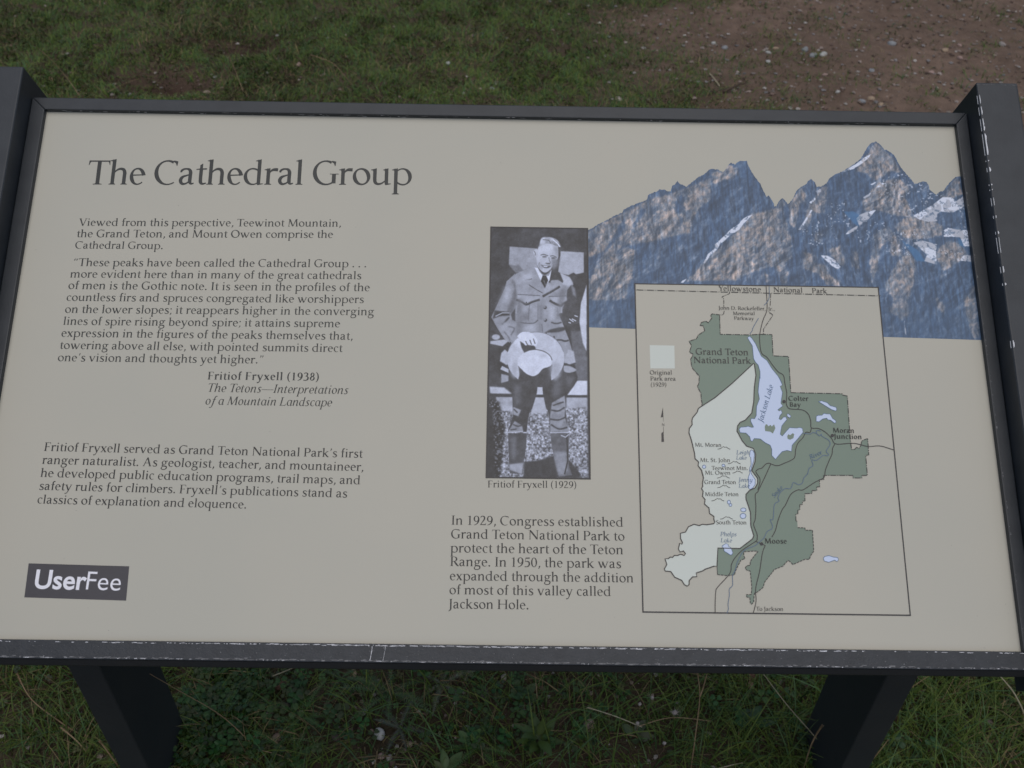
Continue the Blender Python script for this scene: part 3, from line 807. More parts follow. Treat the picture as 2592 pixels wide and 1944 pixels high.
# ---- mountain range
K1, K2 = crop(1480, 380, 4.366), crop(1900, 340, 3.0717)
ridge = K1((28, 890), (60, 872), (85, 860), (150, 820), (215, 790), (270, 760), (320, 730), (420, 690), (430, 655), (500, 620), (560, 600), (620, 575), (690, 545), (700, 500), (740, 475), (790, 460), (825, 435), (880, 440), (905, 450), (950, 455), (965, 400), (1005, 370), (1025, 340), (1050, 370), (1120, 405), (1180, 360), (1240, 310), (1320, 265), (1380, 215), (1420, 208), (1480, 220), (1530, 240), (1570, 200), (1600, 150), (1620, 140), (1660, 160), (1700, 125), (1745, 121), (1790, 115), (1805, 165), (1850, 250), (1890, 310), (1940, 370), (1980, 460), (2010, 515), (2030, 498), (2060, 540), (2090, 590), (2095, 620), (2112, 620)) + \
    K2((200, 560), (215, 530), (230, 508), (250, 498), (265, 510), (290, 545), (330, 500), (355, 440), (390, 410), (430, 390), (450, 358), (470, 348), (500, 375), (515, 410), (550, 405), (590, 380), (610, 345), (640, 320), (720, 285), (800, 235), (850, 195), (870, 165), (890, 130), (915, 90), (940, 65), (975, 57), (1010, 80), (1040, 120), (1065, 124), (1090, 140), (1112, 160), (1130, 185), (1145, 220), (1170, 260), (1220, 320), (1250, 352), (1275, 385), (1300, 380), (1340, 365), (1365, 372), (1385, 395), (1390, 425), (1420, 455), (1445, 475), (1450, 460), (1470, 447), (1500, 440), (1520, 410), (1545, 380), (1575, 345), (1600, 330), (1620, 322))
mleft = pan(1487, 828.6)
mright = pan(2491, 861)
# the ridge line gets a fine rocky raggedness
rg = []
for a, b in zip(ridge, ridge[1:]):
    k = max(1, int(math.dist(a, b) / .0012))
    for i in range(k):
        f = i / k
        rg.append((a[0] + (b[0] - a[0]) * f, a[1] + (b[1] - a[1]) * f + (rnd.random() - .5) * .0011))
rg.append((PW + .002, rg[-1][1] + .0005))
rg[0] = (mleft[0], rg[0][1])
vb0, vb1 = mleft[1], mright[1]
mpoly = rg + [(PW + .002, vb1), (mleft[0], vb0)]
cv = Canvas(mleft[0] - .001, PW + .003, min(vb0, vb1) - .001, max(q[1] for q in rg) + .002, 1250)
h_, w_ = cv.h, cv.w
base = np.zeros((h_, w_))
def rgbf(*c): return np.array(c) / 255
lit = [K1((28, 890), (420, 690), (700, 545), (960, 470), (1100, 420), (1400, 300), (1400, 400), (1380, 560), (1270, 640), (1200, 760), (1165, 910), (700, 1030), (450, 1060), (230, 1210), (130, 1380), (40, 1500), (28, 1200)),
       K1((230, 1210), (460, 1070), (560, 1100), (570, 1350), (480, 1500), (450, 1659), (30, 1659), (40, 1500)),
       K1((850, 1060), (1090, 1000), (1100, 1080), (950, 1200), (900, 1330), (780, 1440), (840, 1250)),
       K1((2300, 600), (2100, 640), (1870, 710), (1750, 830), (1480, 1050), (1360, 1190), (1200, 1350), (1090, 1450), (1680, 1440), (1850, 1340), (2100, 1290), (2300, 1200)),
       K1((1590, 160), (1700, 200), (1700, 330), (1560, 330), (1420, 380), (1400, 260)), K1((1700, 340), (1770, 330), (1770, 460), (1720, 450)),
       K2((0, 620), (190, 575), (290, 660), (300, 800), (330, 940), (240, 1000), (0, 1070)),
       K2((300, 540), (390, 420), (440, 470), (380, 560), (350, 740), (300, 700)), K2((215, 530), (250, 500), (285, 560), (270, 620), (210, 590)),
       K2((870, 200), (975, 62), (1050, 130), (1130, 200), (1170, 300), (1090, 290), (960, 370), (900, 300), (800, 290)),
       K2((860, 500), (1000, 380), (1150, 330), (1230, 420), (1260, 560), (1150, 640), (1000, 600), (880, 600)),
       K2((560, 400), (600, 400), (590, 560), (570, 620), (480, 600), (470, 700), (390, 760), (420, 640), (460, 540)),
       K2((950, 780), (1060, 700), (1130, 790), (1180, 950), (1090, 940), (1080, 820), (1000, 900), (990, 1040), (950, 1120), (920, 1000), (930, 870)),
       K2((1130, 740), (1170, 660), (1260, 640), (1440, 680), (1500, 720), (1490, 790), (1300, 820), (1200, 810)),
       K2((1230, 900), (1280, 980), (1270, 1150), (1220, 1300), (1240, 1400), (1180, 1450), (1080, 1380), (1110, 1280), (1040, 1190), (1060, 1140), (1130, 1010)),
       K2((1450, 880), (1560, 820), (1620, 850), (1710, 950), (1640, 980), (1500, 1060), (1440, 960)),
       K2((1660, 1280), (1740, 1170), (1790, 1590), (1730, 1580), (1680, 1420)), K2((600, 900), (700, 860), (740, 990), (720, 1040), (640, 960)),
       K2((400, 900), (470, 930), (490, 1000), (570, 1010), (620, 1100), (700, 1140), (700, 1180), (600, 1180), (520, 1080), (420, 1050)),
       K2((190, 1000), (260, 980), (300, 1090), (290, 1170), (230, 1160)), K2((100, 1070), (140, 1090), (150, 1160), (120, 1160)),
       K2((1500, 440), (1610, 340), (1660, 470), (1560, 500), (1460, 500)), K2((780, 900), (840, 900), (850, 1050), (780, 1030)),
       K2((1440, 1260), (1520, 1330), (1510, 1410), (1450, 1350)), K2((500, 760), (560, 740), (560, 850), (490, 830)), K2((1210, 540), (1260, 520), (1240, 640), (1160, 640))]
dark = [K1((430, 750), (450, 850), (300, 1050), (160, 1230), (60, 1420), (30, 1420), (30, 1200), (200, 1120), (330, 960)),
        K1((1050, 500), (1100, 520), (1060, 700), (990, 690), (1010, 580)), K1((620, 640), (680, 660), (560, 850), (520, 860)),
        K1((1720, 125), (1800, 120), (2095, 620), (1850, 700), (1310, 1250), (1100, 1450), (780, 1460), (510, 1480), (560, 1120), (850, 1000), (1165, 930), (1220, 750), (1310, 640), (1400, 590), (1390, 420), (1560, 440), (1700, 260)),
        K2((600, 400), (800, 300), (900, 400), (900, 480), (830, 540), (850, 620), (740, 760), (640, 860), (560, 760), (600, 560)),
        K2((250, 570), (300, 560), (300, 690), (380, 780), (500, 900), (380, 900), (300, 760)), K2((1260, 420), (1440, 480), (1260, 620), (1200, 480))]
L = np.zeros((h_, w_))
for p in lit: L[cv.mask(p)] = 1
for p in dark: L[cv.mask(p)] = 0
L = blur(L, 4)
# rock relief: folded ridges lit from the left
wx_ = (fbm(h_, w_, 6, 4, 81) - .5) * 150; wy_ = (fbm(h_, w_, 6, 4, 82) - .5) * 110
YY, XX = np.mgrid[0:h_, 0:w_]
def warped(n_, sl):
    bw_n = n_.shape[1]; bh_n = n_.shape[0]
    return n_[np.clip(YY + wy_, 0, bh_n - 1).astype(int), (XX + wx_ + YY * sl).astype(int) % bw_n]
rid = lambda a: 1 - abs(a - .5) * 2
nA, nB = fbm(h_, w_ * 2, 34, 6, 9, sx=1, sy=.8, gain=.62), fbm(h_, w_ * 2, 44, 6, 19, sx=1, sy=.8, gain=.62)
blend = np.clip((fbm(h_, w_, 7, 3, 23) - .5) * 5 + .5, 0, 1)
R_ = rid(warped(nA, .5)) * blend + rid(warped(nB, -.45)) * (1 - blend) + .35 * fbm(h_, w_, 160, 3, 27)
Rb = blur(R_, 1); Rc = blur(R_, 5)
shade = np.tanh((np.gradient(Rb, axis=1) + .45 * np.gradient(Rb, axis=0)) * 17) * .6 + np.tanh((np.gradient(Rc, axis=1) + .5 * np.gradient(Rc, axis=0)) * 55) * .45
nC = fbm(h_, w_ * 2, 15, 4, 29, sx=1, sy=.7); Rd = blur(rid(warped(nC, .35)), 4)
shade = shade + np.tanh((np.gradient(Rd, axis=1) + .4 * np.gradient(Rd, axis=0)) * 75) * .6
warp = fbm(h_, w_, 22, 5, 3, sy=.8); fine = fbm(h_, w_, 90, 5, 5, gain=.7)
f = L * .95 + (warp - .5) * 1.05 + shade * .42 - .10
f = 1 / (1 + np.exp(-(f - .58) * 5)); f3 = f[..., None]
blue, blue2, tan, grey = rgbf(58, 86, 120), rgbf(92, 118, 148), rgbf(160, 144, 138), rgbf(104, 116, 132)
t = np.clip((fine - .36) * 2.6 + shade * .35, 0, 1)[..., None]
tb = np.clip((fine - .48) * 2.2 + shade * .28, 0, 1)[..., None]
img = blue * (1 - tb * .7) + blue2 * tb * .7
img = img * (1 - f3) + (grey * (1 - t) + tan * t) * f3
gul = fbm(h_, w_, 230, 3, 63, sx=1.0, sy=.16)
img = img * (1 + (gul - .5)[..., None] * .55)
img = img * (1 + shade[..., None] * (.15 + .14 * f3)); img = img * .86 + img.mean(-1, keepdims=True) * .14
# lower slopes fall into haze-blue shade as printed
yy = np.linspace(0, 1, h_)[:, None, None]
deep = np.clip((yy - .72) * 1.6, 0, .34)
img = img * (1 - deep) + rgbf(62, 88, 116) * deep
cy = [K2((1170, 820), (1300, 900), (1360, 990), (1290, 985), (1230, 900)), K2((800, 600), (850, 630), (840, 720), (800, 690), (720, 600)), K2((1610, 800), (1650, 830), (1660, 880), (1620, 860))]
m = np.zeros((h_, w_))
for p in cy: m[cv.mask(p)] = 1
m = blur(m, 2)[..., None] * .75
img = img * (1 - m) + rgbf(62, 112, 158) * m
snow = [K1((1860, 712), (1800, 730), (1750, 760), (1690, 820), (1620, 870), (1560, 930), (1520, 970), (1440, 1040), (1430, 1090), (1360, 1150), (1310, 1250), (1330, 1250), (1380, 1180), (1470, 1090), (1490, 1050), (1600, 950), (1720, 870), (1760, 810), (1840, 730)),
        K2((940, 152), (900, 170), (820, 230), (740, 275), (690, 290), (720, 294), (800, 270), (860, 232), (890, 207), (920, 182)),
        K2((500, 440), (550, 418), (545, 450), (520, 455)), K2((455, 530), (500, 490), (505, 505), (470, 540)), K2((930, 390), (1000, 355), (980, 372), (940, 400)),
        K2((970, 420), (1010, 375), (1040, 380), (1030, 400), (980, 420)), K2((870, 490), (940, 450), (930, 475), (890, 500)),
        K2((820, 655), (850, 625), (910, 600), (975, 588), (900, 680), (870, 690), (850, 715), (835, 700)), K2((735, 780), (760, 750), (840, 705), (820, 745), (760, 775)),
        K2((1262, 635), (1420, 545), (1490, 490), (1560, 490), (1600, 520), (1650, 480), (1660, 560), (1600, 600), (1560, 610), (1480, 600), (1450, 620), (1450, 675), (1380, 680), (1320, 665)),
        K2((1500, 795), (1500, 750), (1530, 725), (1600, 740), (1690, 745), (1704, 870), (1660, 875), (1630, 800), (1560, 800)),
        K2((1262, 845), (1330, 825), (1450, 855), (1440, 920), (1450, 1015), (1400, 1000), (1350, 985), (1370, 940), (1310, 880)),
        K2((1620, 985), (1660, 935), (1710, 940), (1715, 990), (1650, 985)), K2((540, 940), (600, 945), (660, 980), (700, 1030), (680, 1050), (640, 1030), (590, 985)),
        K2((1190, 1450), (1196, 1450), (1210, 1560), (1202, 1555)), K2((370, 740), (400, 700), (470, 585), (480, 590), (420, 700), (385, 745)),
        K1((1060, 1465), (1085, 1440), (1130, 1420), (1090, 1465)), K2((1350, 1590), (1356, 1590), (1356, 1596), (1350, 1596))]
m = np.zeros((h_, w_))
for p in snow: m[cv.mask(p)] = 1
ero = fbm(h_, w_, 130, 3, 31, gain=.8)
m = np.clip(blur(m, 1) * 1.15 - np.clip((ero - .50) * 5, 0, 1) * .8 - np.clip(shade, 0, 1) * .18, 0, 1)
spk = (fbm(h_, w_, 210, 2, 44) > .73) & (fbm(h_, w_, 14, 2, 45) > .56)
zone = np.zeros((h_, w_), bool)
for p in (K2((350, 400), (1250, 300), (1700, 600), (1720, 1000), (900, 900), (480, 900), (380, 760)),): zone |= cv.mask(p)
m = np.maximum(m, blur((spk & zone).astype(float), .5) * .75)[..., None]
sn = rgbf(205, 212, 228) * (1 - .16 * (fbm(h_, w_, 30, 3, 50) > .55))[..., None]
img = img * (1 - m) + sn * m
M_mtn = image_mat('printed_mountain_picture', blur(np.clip(img * 1.06, 0, 1), .5))
o = uv_sheet('mountain_picture', mpoly, cv, N1, M_mtn, sign)
o['label'] = 'cut-out colour picture of jagged blue and tan peaks with snow'

# ---- portrait
ph_c = [pan(1244.5, 575.6), pan(1486, 580), pan(1491, 1211.4), pan(1231, 1207.5)]
u0 = min(ph_c[0][0], ph_c[3][0]) * .5 + max(ph_c[0][0], ph_c[3][0]) * .5; u1 = (ph_c[1][0] + ph_c[2][0]) / 2
v1 = (ph_c[0][1] + ph_c[1][1]) / 2; v0 = (ph_c[2][1] + ph_c[3][1]) / 2
pcv = Canvas(u0, u1, v0, v1, 520)
p1 = crop(1200, 560, 4.609); p2 = crop(1200, 880, 4.366)
hh, ww = pcv.h, pcv.w
g8 = np.full((hh, ww), .25) + (fbm(hh, ww, 7, 4, 60) - .5) * .14
Q = []
def tone(pts, v, soft=1, tx=0.0, seed=1):
    m = blur(pcv.mask(pts).astype(float), soft)
    val = v + ((fbm(hh, ww, 16, 4, seed) - .5) * tx if tx else 0)
    g8[:] = g8 * (1 - m) + val * m
def pline(pts, v, w=3, soft=1):
    m = np.clip(blur(pcv.stroke(pts, w).astype(float), soft) * 1.3, 0, 1); g8[:] = g8 * (1 - m) + v * m
def oval(cr_, cx, cy, rx, ry, a0=0, a1=360, k=28): return cr_(*[(cx + rx * math.cos(math.radians(a0 + (a1 - a0) * i / k)), cy + ry * math.sin(math.radians(a0 + (a1 - a0) * i / k))) for i in range(k)])
tone(p1((415, 295), (740, 320), (760, 600), (570, 600), (490, 600), (405, 500)), .60, 2, .15)
tone(p1((1010, 350), (1280, 365), (1280, 600), (1190, 620), (1160, 600), (1100, 630), (980, 600)), .68, 2, .08)
tone(p1((400, 500), (470, 520), (520, 500), (580, 580), (480, 600)), .45, 4)
tone(p1((1130, 1280), (1310, 1280), (1310, 1659), (1150, 1659)), .40, 4, .1)
# background wall, white boards and the plants below
tone(p2((1100, 100), (1250, 100), (1250, 360), (1140, 360)), .42, 3, .1)
tone(p2((170, 430), (330, 440), (420, 510), (180, 510)), .74, 3, .15)
tone(p2((1140, 365), (1250, 365), (1250, 525), (1030, 525)), .82, 2)
tone(p2((240, 545), (440, 545), (440, 760), (290, 760)), .66, 3, .25)
tone(p2((1020, 550), (1250, 550), (1250, 760), (1015, 760)), .66, 3, .15)
veg = fbm(hh, ww, 60, 4, 71, gain=.7)
vm = blur(pcv.mask(p2((280, 700), (1250, 660), (1260, 1440), (250, 1440))).astype(float), 6)
g8[:] = g8 * (1 - vm) + np.clip(.56 + (blur(veg, 1) - .5) * 1.25, .24, .84) * vm
vm = blur(pcv.mask(p2((150, 560), (280, 600), (340, 900), (290, 1440), (140, 1440))).astype(float), 6)
g8[:] = g8 * (1 - vm) + np.clip(.25 + (blur(veg, 1) - .55) * 1.6, .16, .8) * vm
tone(p2((140, 600), (205, 700), (230, 1430), (130, 1430)), .20, 5)
tone(p2((550, 1260), (700, 1250), (900, 1190), (1060, 1250), (1180, 1400), (1170, 1440), (550, 1440)), .24, 3)
tone(p2((160, 505), (430, 518), (430, 545), (160, 540)), .25, 1); tone(p2((1020, 525), (1250, 530), (1250, 552), (1020, 548)), .25, 1)
# legs
tone(p2((380, 300), (1130, 280), (1145, 330), (1100, 430), (1000, 530), (1000, 600), (1040, 930), (835, 930), (830, 760), (770, 548), (680, 548), (600, 760), (580, 930), (370, 930), (430, 760), (420, 480), (300, 380)), .25, 1, .06)
tone(p2((300, 290), (380, 310), (380, 370), (300, 390)), .62, 2)
tone(p2((700, 437), (755, 437), (762, 520), (690, 520)), .76, 1); tone(p2((680, 550), (770, 550), (805, 728), (625, 728)), .70, 1)
tone(p2((860, 610), (1000, 530), (1012, 640), (1000, 760), (1045, 900), (1045, 930), (840, 930), (838, 760)), .56, 2, .2)
for a in (((850, 690), (930, 700), (1000, 660)), ((840, 790), (930, 800), (1010, 770)), ((850, 850), (940, 900), (1030, 880)), ((870, 640), (930, 620), (990, 600))): pline(smooth_line(p2(*a)), .28, 7, 2)
tone(p2((432, 655), (520, 690), (490, 760), (430, 740)), .58, 2, .2); tone(p2((450, 810), (530, 860), (545, 930), (370, 935), (400, 890)), .56, 2, .2)
for a in (((440, 680), (480, 720)), ((430, 850), (480, 870), (530, 860)), ((400, 910), (470, 900))): pline(p2(*a), .28, 6, 2)
for a in (((440, 400), (520, 420), (500, 640), (450, 640)), ((880, 380), (980, 360), (940, 520), (860, 560)), ((1010, 320), (1110, 300), (1080, 410), (1030, 430))): tone(p2(*a), .40, 12)
# boots
tone(p2((375, 945), (582, 945), (575, 1100), (550, 1260), (540, 1400), (395, 1390), (385, 1250)), .30, 1, .12)
tone(p2((400, 1000), (470, 990), (460, 1230), (420, 1240)), .42, 8)
tone(p2((390, 1290), (545, 1272), (530, 1400), (500, 1390), (450, 1370), (395, 1350)), .62, 3, .1)
tone(p2((840, 945), (1050, 945), (1045, 1300), (1085, 1410), (935, 1425), (900, 1300), (860, 1100)), .38, 1, .12)
tone(p2((880, 1150), (1020, 1150), (1035, 1350), (1000, 1400), (935, 1420), (905, 1300)), .55, 7, .1)
pline(p2((1025, 960), (1035, 1250), (1000, 1400)), .2, 6, 1); pline(p2((375, 940), (540, 925)), .72, 4, 1); pline(p2((840, 940), (1050, 935)), .74, 4, 1)
pline(p2((960, 970), (1010, 990), (1045, 960)), .75, 5, 1)
# coat
coat = .60
tone(p1((490, 610), (710, 540), (880, 560), (1000, 600), (1120, 660), (1160, 740), (1090, 800), (1080, 900), (1000, 1100), (1040, 1210), (1110, 1390), (1180, 1640), (1060, 1659), (900, 1500), (500, 1450), (480, 1150), (500, 900), (400, 760)), coat, 1, .10)
tone(p1((480, 610), (380, 700), (355, 790), (290, 930), (200, 1120), (260, 1230), (350, 1370), (430, 1430), (590, 1300), (480, 1150), (510, 900), (480, 760)), .57, 1, .12)
tone(p1((440, 680), (480, 720), (500, 900), (450, 1080), (380, 1060), (440, 900), (470, 780)), .42, 5)
tone(p1((240, 1040), (400, 1060), (420, 1100), (300, 1110), (215, 1140)), .26, 3); pline(p1((250, 1110), (330, 1070), (410, 1070)), .7, 5, 1); pline(p1((330, 1210), (410, 1120)), .3, 8, 3)
tone(p1((430, 1090), (478, 1020), (482, 1170), (445, 1150)), .27, 2)
tone(p1((350, 1180), (480, 1180), (580, 1290), (440, 1400), (300, 1250)), .62, 6, .08)
tone(p1((980, 590), (1110, 650), (1155, 720), (1120, 770), (1040, 740), (1000, 680)), .72, 4)
tone(p1((1090, 800), (1130, 745), (1185, 790), (1195, 900), (1230, 1050), (1215, 1190), (1090, 1230), (1040, 1200), (990, 1090), (1070, 960)), .30, 2, .1)
tone(p1((1130, 740), (1175, 780), (1190, 900), (1150, 850)), .5, 4)
for a in (((1100, 1180), (1130, 1190)), ((1110, 1140), (1160, 1175)), ((1140, 1140), (1190, 1165)), ((1170, 1100), (1210, 1115))): pline(p1(*a), .8, 5, 1)
tone(p1((905, 560), (1000, 600), (1040, 700), (1035, 715), (980, 685), (900, 690), (885, 722), (858, 705)), .26, 2)
pline(p1((590, 687), (640, 683), (675, 672)), .3, 5); pline(p1((975, 672), (1035, 714)), .3, 6)
pline(p1((640, 742), (720, 795), (800, 838)), .34, 4); pline(smooth_line(p1((1000, 762), (920, 810), (850, 850), (800, 880))), .26, 12, 1)
tone(p1((840, 730), (980, 760), (880, 820), (810, 850)), .66, 5)
pline(p1((505, 853), (640, 862), (770, 868)), .35, 3); pline(smooth_line(p1((492, 915), (560, 945), (610, 972), (680, 940), (765, 915))), .27, 12, 1)
pline(p1((870, 880), (1075, 873)), .35, 3); pline(smooth_line(p1((880, 925), (950, 965), (1010, 985), (1050, 950), (1092, 935))), .27, 12, 1)
tone(p1((510, 870), (765, 880), (755, 905), (690, 925), (610, 958), (540, 925), (500, 905)), .66, 3)
tone(p1((880, 885), (1075, 885), (1085, 925), (1010, 965), (920, 935)), .68, 3)
pline(p1((645, 975), (632, 1160)), .42, 3); pline(smooth_line(p1((510, 1178), (600, 1190), (700, 1188), (745, 1150))), .36, 5); pline(p1((745, 960), (745, 1150)), .48, 3); pline(p1((500, 985), (490, 1080)), .72, 6, 2)
pline(smooth_line(p1((900, 1180), (960, 1195), (1020, 1180))), .34, 8)
tone(p1((560, 1080), (640, 1060), (640, 1160), (580, 1150)), .48, 7)
for q, r in (((825, 1003), 20), ((828, 1150), 20), ((830, 1302), 14)): tone(oval(p1, q[0] + 4, q[1] + 5, r, r), .25, 1); tone(oval(p1, q[0] - 4, q[1] - 4, r * .7, r * .7), .55, 1)
tone(oval(p1, 610, 950, 9, 9), .3, 1); tone(p1((975, 995), (1028, 1005), (1028, 1070), (985, 1075)), .84, 1)
tone(smooth_line(p1((825, 1300), (900, 1260), (1040, 1235), (1075, 1260), (1000, 1290), (900, 1300))), .28, 3)
pline(p1((790, 1200), (800, 1290), (820, 1380)), .4, 3); pline(smooth_line(p1((945, 1390), (1010, 1385), (1060, 1400), (1105, 1390))), .3, 9); pline(p1((930, 1340), (945, 1390), (1050, 1640)), .3, 7)
# other sitter at the right edge, objects at left
tone(p1((1312, 740), (1245, 960), (1228, 1180), (1268, 1420), (1312, 1520)), .78, 2, .08)
tone(oval(p1, 255, 1352, 48, 32), .68, 2); tone(p1((190, 1400), (360, 1380), (400, 1400), (330, 1460), (190, 1430)), .70, 2)
tone(p1((355, 1470), (430, 1405), (430, 1450), (380, 1520)), .24, 1)
# soft modelling of the cloth
for a in (((500, 900), (560, 900), (550, 1400), (490, 1400)), ((1000, 800), (1080, 800), (1000, 1150), (960, 1150)), ((760, 950), (800, 950), (790, 1380), (760, 1380)), ((240, 1050), (330, 900), (380, 760), (350, 760), (220, 1080))): tone(p1(*a), .46, 12)
for a in (((560, 620), (690, 600), (640, 700), (540, 720)), ((580, 1000), (620, 1000), (600, 1060), (570, 1060)), ((380, 760), (430, 780), (380, 960), (330, 950)), ((880, 1000), (940, 1010), (930, 1150), (880, 1150)), ((600, 1220), (720, 1220), (700, 1290), (600, 1280))): tone(p1(*a), .70, 12)
for a in (((400, 1230), (470, 1250), (430, 1330)), ((350, 1290), (400, 1350), (420, 1390))): pline(smooth_line(p1(*a)), .42, 5, 3)
# neck, face, hair
tone(p1((705, 540), (740, 545), (830, 640), (870, 640), (905, 560), (880, 690), (820, 770), (780, 700)), .85, 1)
tone(p1((800, 632), (842, 638), (864, 690), (826, 782), (778, 700)), .20, 1); pline(p1((812, 690), (835, 750)), .5, 3)
tone(smooth_line(p1((735, 500), (770, 590), (820, 632), (880, 590), (920, 520), (870, 560), (800, 560), (735, 500))), .26, 3)
face = smooth_line(p1((752, 300), (735, 350), (725, 410), (735, 500), (775, 570), (830, 600), (885, 570), (930, 500), (975, 440), (998, 380), (995, 310), (930, 275), (840, 255), (752, 300)))
tone(face, .74, 1, .05)
tone(p1((760, 290), (900, 280), (930, 330), (800, 370), (755, 350)), .80, 9)
tone(p1((930, 290), (1000, 320), (990, 420), (950, 400)), .60, 8)
tone(smooth_line(p1((700, 335), (690, 370), (708, 410), (738, 425), (740, 330), (700, 335))), .72, 1); pline(p1((700, 350), (715, 372), (712, 400)), .4, 4)
tone(p1((905, 440), (985, 430), (985, 520), (925, 575), (905, 540), (900, 490)), .50, 9)
tone(p1((740, 480), (790, 500), (800, 560), (770, 560)), .66, 4)
pline(smooth_line(p1((775, 398), (810, 388), (865, 405))), .42, 5, 1); pline(smooth_line(p1((885, 408), (925, 405), (965, 425))), .42, 5, 1)
tone(oval(p1, 822, 416, 28, 8), .36, 2); tone(oval(p1, 925, 430, 26, 9), .36, 2)
pline(smooth_line(p1((872, 420), (878, 460), (890, 485), (850, 495), (832, 488))), .50, 4, 1); tone(p1((835, 488), (890, 490), (885, 505), (850, 505)), .38, 2)
tone(smooth_line(p1((775, 508), (830, 520), (895, 520), (870, 545), (820, 545), (775, 508))), .34, 2); tone(p1((800, 520), (865, 526), (845, 536), (815, 533)), .88, 1)
pline(smooth_line(p1((765, 480), (755, 510), (765, 540))), .5, 3)
hair = smooth_line(p1((758, 300), (768, 240), (790, 195), (850, 185), (920, 195), (975, 225), (1012, 290), (1000, 305), (950, 285), (880, 262), (820, 268), (758, 300)))
tone(hair, .64, 2, .45, 91)
pline(smooth_line(p1((800, 215), (870, 225), (890, 260))), .4, 4, 1); pline(smooth_line(p1((920, 215), (980, 270), (1000, 300))), .86, 5, 1); tone(p1((982, 300), (1000, 305), (1006, 400), (985, 440)), .25, 2)
# hat held in front, hand
tone(oval(p2, 680, 120, 318, 292), .76, 1, .05)
pline(oval(p2, 680, 120, 318, 292, 200, 350), .5, 3)
tone(p2((285, 150), (300, 60), (340, 20), (380, 60), (400, 140), (360, 195)), .72, 2); tone(p2((288, 240), (310, 202), (382, 240), (380, 280)), .72, 1)
tone(p2((990, 150), (1040, 20), (1100, 40), (1122, 165), (1050, 190)), .68, 2, .05); tone(smooth_line(p2((990, 200), (1060, 205), (1130, 248), (1060, 278), (995, 262), (990, 200))), .66, 2); pline(p2((1000, 180), (1060, 192), (1122, 172)), .27, 5)
tone(smooth_line(p2((482, 180), (490, 225), (500, 300), (490, 385), (600, 430), (740, 430), (845, 405), (850, 300), (858, 180), (700, 160), (482, 180))), .27, 1)
tone(oval(p2, 560, -60, 120, 60), .83, 12); tone(oval(p2, 900, 250, 60, 110), .68, 12); tone(oval(p2, 450, 250, 40, 90), .68, 10)
tone(smooth_line(p2((478, 190), (520, 235), (580, 290), (650, 316), (710, 290), (760, 235), (830, 210), (858, 180), (845, 100), (780, 45), (670, 25), (560, 50), (490, 120), (478, 190))), .82, 1, .05)
tone(oval(p2, 765, 90, 40, 25), .74, 7); pline(oval(p2, 665, 150, 196, 128, 250, 360), .36, 4)
tone(p1((535, 1400), (600, 1440), (705, 1455), (722, 1490), (640, 1510), (585, 1535), (555, 1480)), .26, 2)
tone(smooth_line(p1((500, 1345), (545, 1300), (610, 1290), (680, 1310), (735, 1385), (738, 1430), (715, 1460), (680, 1440), (640, 1430), (600, 1450), (560, 1400), (500, 1345))), .84, 1, .04)
for a in (((600, 1400), (625, 1445)), ((650, 1385), (670, 1440)), ((690, 1370), (712, 1430))): pline(p1(*a), .4, 5, 1)
g8 = g8 + (fbm(hh, ww, 120, 2, 99) - .5) * .06
g8 = g8 + blur(fbm(hh, ww, 26, 4, 98) - .5, 1) * .10
g8 = g8 + (fbm(hh, ww, 170, 2, 97) - .5) * .07
g8 = blur(np.clip((g8 - .25) * 1.16 + .25, 0, 1), 1.3)
tint = np.stack([g8 * .93, g8 * .965, g8 * 1.06], -1)
M_port = image_mat('printed_portrait', tint)
prt = uv_sheet('portrait_photo', [(u0, v0), (u1, v0), (u1, v1), (u0, v1)], pcv, N3, M_port, sign)
prt['label'] = 'upright black-and-white photograph of a person in a belted uniform coat holding a hat'
bw = .0011
quad_mesh('photo_border', [[(u0 - bw, v0 - bw), (u1 + bw, v0 - bw), (u1 + bw, v0 + .0004), (u0 - bw, v0 + .0004)], [(u0 - bw, v1 - .0004), (u1 + bw, v1 - .0004), (u1 + bw, v1 + bw), (u0 - bw, v1 + bw)],
                           [(u0 - bw, v0 - bw), (u0 + .0004, v0 - bw), (u0 + .0004, v1 + bw), (u0 - bw, v1 + bw)], [(u1 - .0004, v0 - bw), (u1 + bw * 1.3, v0 - bw), (u1 + bw * 1.3, v1 + bw), (u1 - .0004, v1 + bw)]], N4, M_border, prt)
# ---- map
c1, c2, c3, c4 = crop(1590, 700, 6.144), crop(1920, 700, 6.144), crop(1590, 940, 6.144), crop(1920, 940, 6.144)
c5, c6, c7, c8 = crop(1590, 1180, 6.144), crop(1920, 1180, 6.144), crop(1600, 1330, 6.144), crop(1950, 1330, 6.144)
mu = [pan(1609.5, 716.3), pan(2226.8, 730.1), pan(2299, 1552.7), pan(1624.7, 1553.8)]
ma0, ma1 = (mu[0][0] + mu[3][0]) / 2, (mu[1][0] + mu[2][0]) / 2
mb0, mb1 = (mu[2][1] + mu[3][1]) / 2, (mu[0][1] + mu[1][1]) / 2
mp = sheet('map', [[(ma0, mb0), (ma1, mb0), (ma1, mb1), (ma0, mb1)]], N2, M_panel, sign)
mp['label'] = 'black-bordered park map inset with green, cream and blue areas'
lw = .00068
quad_mesh('map_border', line_quads([(ma0, mb0), (ma1, mb0)], 2 * lw) + line_quads([(ma0, mb1), (ma1, mb1)], 1.7 * lw) +
          line_quads([(ma0, mb0 - lw), (ma0, mb1 + lw)], 2 * lw) + line_quads([(ma1, mb0 - lw), (ma1, mb1 + lw)], 1.8 * lw), .00046, M_border, mp)
